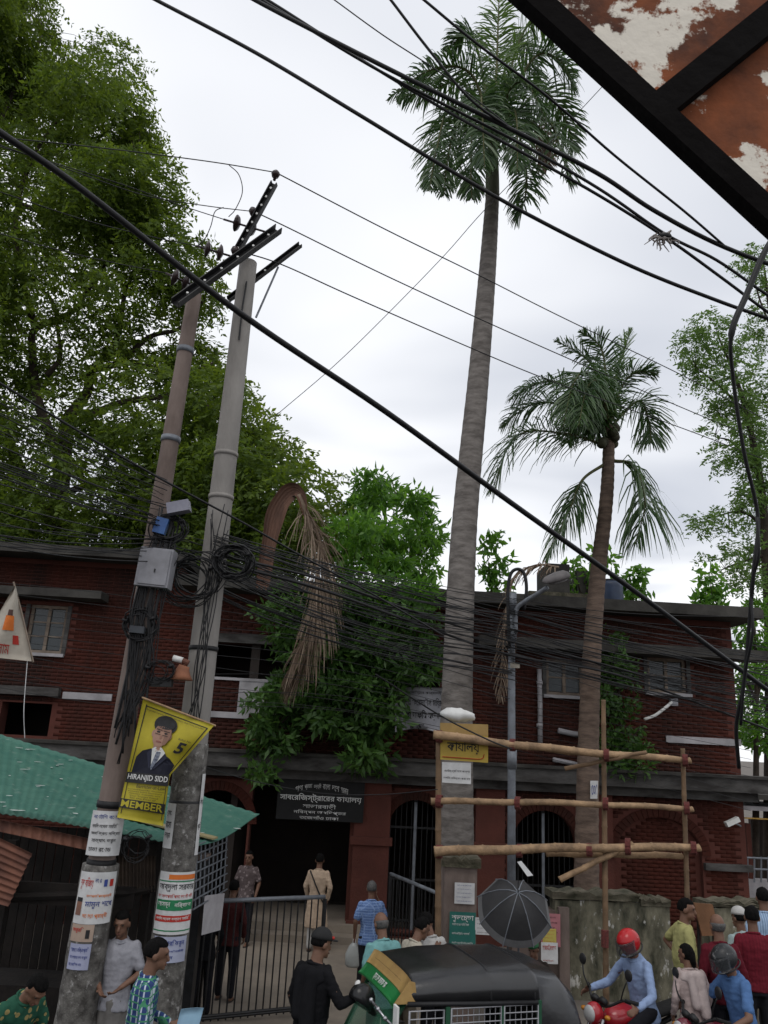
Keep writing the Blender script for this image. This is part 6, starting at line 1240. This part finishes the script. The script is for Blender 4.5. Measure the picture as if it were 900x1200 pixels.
# ------------------------------------------------------------------ motorcycles and their riders
red_paint = mat('red tank paint', (.42, .02, .03), (.34, .015, .025), rough=.25, bump=0, spec=.6); dark_paint = mat('dark wine tank paint', (.16, .02, .035), (.12, .015, .03), rough=.25, bump=0, spec=.6)
tyre_m = mat('tyre rubber', (.015, .015, .015), (.01, .01, .01), rough=.85, bump=.3); chrome = mat('dull chrome', (.5, .5, .52), (.4, .4, .42), rough=.25, metal=.9, bump=.05); amber = mat('amber lens', (.55, .22, .02), (.45, .17, .02), rough=.2, bump=0)
def motorcycle(label, root, heading, tank):
    t = thing('motorcycle', label, 'motorcycle', root, 'motorcycles in the street'); M3 = Matrix.Rotation(R(heading), 3, 'Z'); G = lambda v: root + M3 @ Vector(v)   # y forward
    for y in (-.64, .66):
        b = MB(); c_ = [(y + .27 * math.cos(a), .3 + .27 * math.sin(a)) for a in [2 * math.pi * i / 24 for i in range(25)]]; b.tube([G((0, p, q)) for p, q in c_], .045, 8, False); w_ = build('wheel', b, tyre_m, t, True)
        b = MB(); b.tube([G((0, y + .22 * math.cos(a), .3 + .22 * math.sin(a))) for a in [2 * math.pi * i / 20 for i in range(21)]], .015, 6, False); b.tube([G((-.07, y, .3)), G((.07, y, .3))], .04, 10)
        for j in range(6): a = math.pi * 2 * j / 6; b.tube([G((0, y, .3)), G((0, y + .21 * math.cos(a), .3 + .21 * math.sin(a)))], .012, 5)
        build('rim', b, chrome, w_, True)
    b = MB()
    for s in (-.09, .09): b.tube([G((s, .66, .3)), G((s, .48, .82))], .022, 8)
    build('fork', b, chrome, t, True)
    b = MB(); b.tube(spline([G((0, .36, .72)), G((0, .3, .45)), G((0, -.1, .35)), G((0, -.3, .6)), G((0, -.7, .72))], 4), .03, 8); b.tube([G((0, -.1, .36)), G((0, -.64, .3))], .03, 6); build('frame', b, black_steel, t, True)
    b = MB(); b.ball(G((0, .02, .4)), [.14, .2, .16], 12, 8, rot=M3); build('engine', b, mat('engine alloy', (.12, .12, .12), (.06, .06, .06), metal=.5, rough=.5), t, True)
    b = MB(); rings = []
    for y, wx, z0, z1 in ((.36, .05, .74, .84), (.26, .13, .68, .9), (.08, .15, .67, .92), (-.08, .12, .68, .86), (-.16, .07, .7, .78)): rings.append([G((wx * math.cos(a), y, lerp(z0, z1, .5 + .5 * math.sin(a)))) for a in [2 * math.pi * i / 14 for i in range(14)]])
    b.loft(rings); build('fuel_tank', b, tank, t, True)
    b = MB(); rings = [[G((wx * math.cos(a), y, z_ + .05 * math.sin(a))) for a in [2 * math.pi * i / 12 for i in range(12)]] for y, wx, z_ in ((-.1, .08, .78), (-.25, .13, .77), (-.5, .13, .8), (-.72, .1, .84), (-.8, .05, .86))]; b.loft(rings); build('seat', b, tyre_m, t, True)
    b = MB(); b.tube(spline([G((-.36, .26, 1.02)), G((-.26, .34, 1.03)), G((-.1, .43, .94)), G((.1, .43, .94)), G((.26, .34, 1.03)), G((.36, .26, 1.02))], 5), .014, 8); build('handlebar', b, black_steel, t, True)
    for s in (-1, 1):
        b = MB(); b.tube([G((s * .38, .245, 1.02)), G((s * .27, .33, 1.03))], .02, 8); build('grip', b, tyre_m, t, True)
        b = MB(); b.tube(spline([G((s * .24, .36, 1.03)), G((s * .3, .38, 1.14)), G((s * .34, .36, 1.24))], 4), .008, 6); mi = build('mirror', b, black_steel, t, True); b = MB(); b.ball(G((s * .35, .35, 1.29)), [.055, .018, .06], 12, 8, rot=M3); build('mirror_head', b, black_steel, mi, True)
        b = MB(); b.ball(G((s * .18, .5, .86)), [.035, .03, .025], 10, 6, rot=M3); build('indicator', b, amber, t, True)
    b = MB(); b.ball(G((0, .52, .86)), [.1, .1, .11], 14, 9, rot=M3); hl = build('headlight', b, tank, t, True); b = MB(); b.ball(G((0, .585, .86)), [.08, .045, .085], 14, 9, rot=M3); build('lens', b, mat('clear lens', (.5, .5, .5), (.4, .4, .4), rough=.1), hl, True)
    b = MB(); b.tube([G((-.06, .46, .96)), G((-.06, .42, .99))], .05, 12); b.tube([G((.06, .46, .96)), G((.06, .42, .99))], .05, 12); build('instruments', b, black_steel, t, True)
    b = MB(); b.tube([G((.13, .1, .32)), G((.15, -.4, .32)), G((.15, -.75, .4))], [.025, .04, .045], 10); build('exhaust', b, chrome, t, True)
    b = MB(); b.sheet(lambda s, u: G((lerp(-.06, .06, s), .66 + .33 * math.cos(R(lerp(20, 150, u))), .3 + .33 * math.sin(R(lerp(20, 150, u))))), 3, 10, (0, 0, .008)); build('mudguard', b, tank, t, True)
    b = MB(); b.box(G((0, -.88, .68)), (.14, .03, .1), M3); build('tail_lamp', b, ink_red, t); b = MB(); b.tube([G((-.05, 0, .26)), G((-.2, -.12, .01))], .012, 6); build('side_stand', b, black_steel, t)
    return t, G
def rider(label, px, py, heading, tank, mlabel, **kw):
    p = at_z(px, py, 1.5 + FZ); Mh = Matrix.Rotation(R(heading), 3, 'Z'); root = Vector((p.x, p.y, FZ)); broot = root + Mh @ Vector((0, .22, 0))
    motorcycle(mlabel, broot, heading, tank)
    person(label, px, py, 1.68, heading, 12, (((.33, .16, .24), (.37, .44, .23)), ((-.33, .16, .24), (-.37, .44, .23))), (((.2, .4, .72), (.16, .12, .36)), ((-.2, .4, .72), (-.16, .12, .36))), (14, kw.pop('turn', 0)), hat='helmet', pos=root, lift=FZ, seat=.84, hair=None, **kw)
rider('rider in red helmet and light blue shirt on a motorcycle', 752, 1104, 118, red_paint, 'red motorcycle under the rider with red helmet', hatm=patch_mat('red and white helmet', (.5, .02, .025), (.6, .5, .5), 9, .62, .02, (.4, .015, .02), .2, 0), top=cloth('light blue shirt', (.3, .4, .62)), bottom=(dark_tr, 'trousers'), sleeve='long', turn=10)
rider('rider in scuffed dark helmet and blue shirt at lower right', 868, 1124, 105, dark_paint, 'wine red motorcycle under the rider with dark helmet', hatm=patch_mat('scuffed dark helmet', (.03, .032, .035), (.2, .2, .2), 16, .6, .1, (.015, .016, .018), .35, .1), top=cloth('sky blue shirt', (.1, .2, .42)), bottom=(denim, 'trousers'), sleeve='short', turn=8)
# ------------------------------------------------------------------ auto rickshaw
hood = mat('black vinyl hood', (.02, .02, .022), (.013, .013, .014), scale=4, rough=.27, bump=.25, bscale=7, spec=.6); cng = mat('green body paint', (.02, .1, .05), (.015, .075, .038), rough=.4, bump=.05, spec=.5); mesh_m = mat('silver grille', (.38, .38, .4), (.28, .28, .3), rough=.4, metal=.5)
hd_ = math.atan2(-.30, -.954); hv_ = Vector((math.cos(hd_), math.sin(hd_), 0)); sv = Vector((-hv_.y, hv_.x, 0)); RS = .9; nf_ = at_z(480, 1174, 1.5 * RS + FZ)
if sv.y > 0: sv = -sv                 # sv points to the near (camera) side
ro = nf_ - (hv_ * .98 + sv * .64) * RS; ro.z = FZ
rk = thing('auto_rickshaw', 'green three wheeled auto rickshaw with black vinyl hood facing left', 'auto rickshaw', ro)
K = lambda x, y, z: ro + (hv_ * x + sv * y + Vector((0, 0, z))) * RS     # x forward, y to the near side
prof = []
def hsec(x, top_, wd, zb):
    pts = []
    for i in range(17):
        a = math.pi * i / 16; c_ = math.cos(a); y = wd * (abs(c_) ** .45) * (1 if c_ > 0 else -1); z_ = zb + (top_ - zb) * math.sin(a) ** .55 if 0 < i < 16 else zb
        pts.append(K(x, y, z_))
    return pts
secs = [(1.0, 1.63, .6, 1.5), (.9, 1.69, .63, 1.48), (.5, 1.735, .65, 1.47), (.15, 1.74, .655, 1.47), (.11, 1.75, .662, 1.465), (.07, 1.74, .655, 1.47), (-.35, 1.73, .655, 1.46), (-.39, 1.74, .662, 1.46), (-.43, 1.73, .655, 1.44), (-.47, 1.725, .655, .8), (-.75, 1.66, .65, .8), (-.92, 1.5, .64, .8), (-1.0, 1.25, .63, .8), (-1.02, .8, .62, .78)]
b = MB(); b.loft([hsec(*s) for s in secs], closed=False); o = build('hood', b, hood, rk, True)
sol = o.modifiers.new('thickness', 'SOLIDIFY'); sol.thickness = .012
b = MB(); b.tube([p + Vector((0, 0, .004)) for p in hsec(.11, 1.755, .668, 1.4)], .012, 6); b.tube([p for p in hsec(-.39, 1.745, .668, 1.38)], .012, 6); build('hood_seam', b, black_cable, o, True)
b = MB(); b.tube([K(1.0, .65, 1.48), K(.4, .668, 1.465), K(-.42, .668, 1.445)], .022, 8); build('hood_roll', b, black_cable, o, True)
b = MB(); b.hexa([K(.9, -.6, .28), K(.9, .6, .28), K(-1.05, .64, .28), K(-1.05, -.64, .28), K(.88, -.6, .62), K(.88, .6, .62), K(-1.05, .64, .82), K(-1.05, -.64, .82)]); build('body', b, cng, rk)
b = MB(); rings = []
for x, wd, z0, z1 in ((.86, .58, .3, 1.0), (1.05, .55, .3, .98), (1.3, .4, .36, .9), (1.5, .22, .45, .75), (1.56, .1, .5, .66)): rings.append([K(x, wd * (abs(math.cos(a)) ** .6) * (1 if math.cos(a) > 0 else -1), lerp(z0, z1, .5 + .5 * (abs(math.sin(a)) ** .6) * (1 if math.sin(a) > 0 else -1))) for a in [2 * math.pi * i / 18 for i in range(18)]])
b.loft(rings); build('nose', b, cng, rk, True)
ws = lambda s, t: K(lerp(1.3, 1.0, t), lerp(-.54, .54, s) * lerp(.9, 1, t), lerp(.93, 1.46, t)); b = MB(); b.sheet(ws, 6, 4, hv_ * .006); wsn = build('windscreen', b, glass_mat('green tinted glass', (.06, .2, .12), .08, .4), rk, True)
b = MB()
for s in (0, 1): b.tube([ws(s, 0), ws(s, 1)], .024, 8)
b.tube([ws(0, 0), ws(1, 0)], .022, 8); b.tube([ws(0, 1), ws(1, 1)], .024, 8); build('windscreen_frame', b, cng, wsn, True)
vz = lambda s, t: K(lerp(1.14, .96, t ** .8), lerp(-.6, .6, s), lerp(1.47, 1.69, t) - .03 * (2 * s - 1) ** 4); b = MB(); b.sheet(lambda s, t: vz(s, lerp(0, .42, t)), 10, 4, (0, 0, .012)); vs_ = build('sun_visor', b, mat('bright green vinyl', (.015, .2, .05), (.012, .16, .04), rough=.4), rk, True)
b = MB(); b.sheet(lambda s, t: vz(s, lerp(.42, 1, t)) + Vector((0, 0, .003)), 10, 6, (0, 0, .014)); build('visor_cover', b, mat('ochre vinyl', (.42, .27, .09), (.33, .2, .07), scale=5, rough=.5), vs_, True); letters('lettering', vs_, 'মা বাবার দোয়া', lambda x, y: vz(1 - x, .08 + .28 * y) + hv_ * .012 + Vector((0, 0, .016)), .3, .62, 0, 1, ink_white, .01)
b = MB(); b.slab([K(1.13, .59, 1.47), K(.97, .59, 1.67), K(.92, .61, 1.66), K(.9, .63, 1.48)], sv * .012); build('visor_cheek', b, bpy.data.materials['ochre vinyl'], vs_)
def grille(x0, x1, z0, z1, n, mrows, yy=.66, name='side_grille', vert=0):
    b = MB(); b.tube([K(x0, yy, z0), K(x1, yy, z0), K(x1, yy, z1), K(x0, yy, z1), K(x0, yy, z0)], .013, 6); o = build(name, b, mesh_m, rk, True)
    for k in range(1, mrows): z_ = lerp(z0, z1, k / mrows); b = MB(); b.tube([K(x0, yy + .008, z_), K(x1, yy + .008, z_)], .006, 5); build('bar', b, mesh_m, o)
    for k in range(1, n): x = lerp(x0, x1, k / n); b = MB(); b.tube([K(x, yy, z0), K(x, yy, z1)], .005, 5); build('bar', b, mesh_m, o)
grille(.98, .62, .72, 1.42, 4, 10, .655); grille(.54, -.0, .66, 1.43, 9, 12, .668); grille(-.04, -.42, .66, 1.43, 6, 12, .668)
for x in (.58, -.02, -.44): b = MB(); b.box(K(x, .655, 1.03), (.04, .04, .78), Matrix.Rotation(hd_, 3, 'Z')); build('door_post', b, cng, rk)
b = MB(); b.box(K(-.45, 0, .72), (.46, 1.0, .14), Matrix.Rotation(hd_, 3, 'Z')); b.box(K(-.7, 0, .95), (.12, 1.0, .46), Matrix.Rotation(hd_, 3, 'Z')); build('passenger_seat', b, tyre_m, rk); b = MB(); b.box(K(.45, 0, .68), (.35, .6, .12), Matrix.Rotation(hd_, 3, 'Z')); build('driver_seat', b, tyre_m, rk)
for x, y in ((1.15, 0), (-.62, .5), (-.62, -.5)):
    b = MB(); b.tube([K(x + .17 * math.cos(a), y, .22 + .17 * math.sin(a)) for a in [2 * math.pi * i / 20 for i in range(21)]], .05, 8, False); w_ = build('wheel', b, tyre_m, rk, True); b = MB(); b.tube([K(x, y - .04, .22), K(x, y + .04, .22)], .13, 14); build('rim', b, galv, w_, True)
for s in (-1, 1): b = MB(); b.ball(K(1.42, s * .24, .72), .07, 12, 8); build('headlight', b, chrome, rk, True)
b = MB(); b.tube(spline([K(1.0, .56, 1.3), K(1.12, .7, 1.36), K(1.16, .74, 1.4)], 3), .008, 6); mr = build('mirror', b, chrome, rk, True); b = MB(); b.box(K(1.16, .76, 1.42), (.02, .1, .16), Matrix.Rotation(hd_, 3, 'Z')); build('mirror_head', b, ink_white, mr)
b = MB(); b.tube([K(1.3, .4, 1.46), K(1.22, .62, 1.36), K(1.02, .68, 1.2)], .012, 6)
for q in ((1.3, .4, 1.46), (1.26, .51, 1.41), (1.22, .62, 1.36), (1.12, .65, 1.28)): b.ball(K(*q), .022, 8, 6)
build('chrome_guard', b, chrome, rk, True)
# driver's bunch of strings, litter and street plants
fl = thing('flower_planter', 'small potted flowers at the foot of the barred gate', 'plant', on_ground(282, 9.5, FZ)); b = MB(); c_ = on_ground(282, 9.5, FZ); b.tube([c_, c_ + Vector((0, 0, .12)), c_ + Vector((0, 0, .15))], [.14, .19, .2], 14); build('pot', b, rust_sheet, fl, True)
B_, d_ = in_clump(c_ + Vector((0, 0, .24)), (.24, .2, .16), 160, .2); v, q = leaves(B_, d_ + rng.normal(size=(160, 3)) * .5, .1, .05); build_np('foliage', v, q, lf_mango, fl)['kind'] = 'stuff'
for k in range(14): p_ = c_ + Vector((random.uniform(-.05, .24), random.uniform(-.2, .1), .32 + random.uniform(-.06, .08))); b = MB(); b.ball(p_, (.035, .035, .02), 8, 5); build('flower', b, ink_red if k % 3 else ink_orange, fl, True)

bpy.data.scenes.remove(WS)
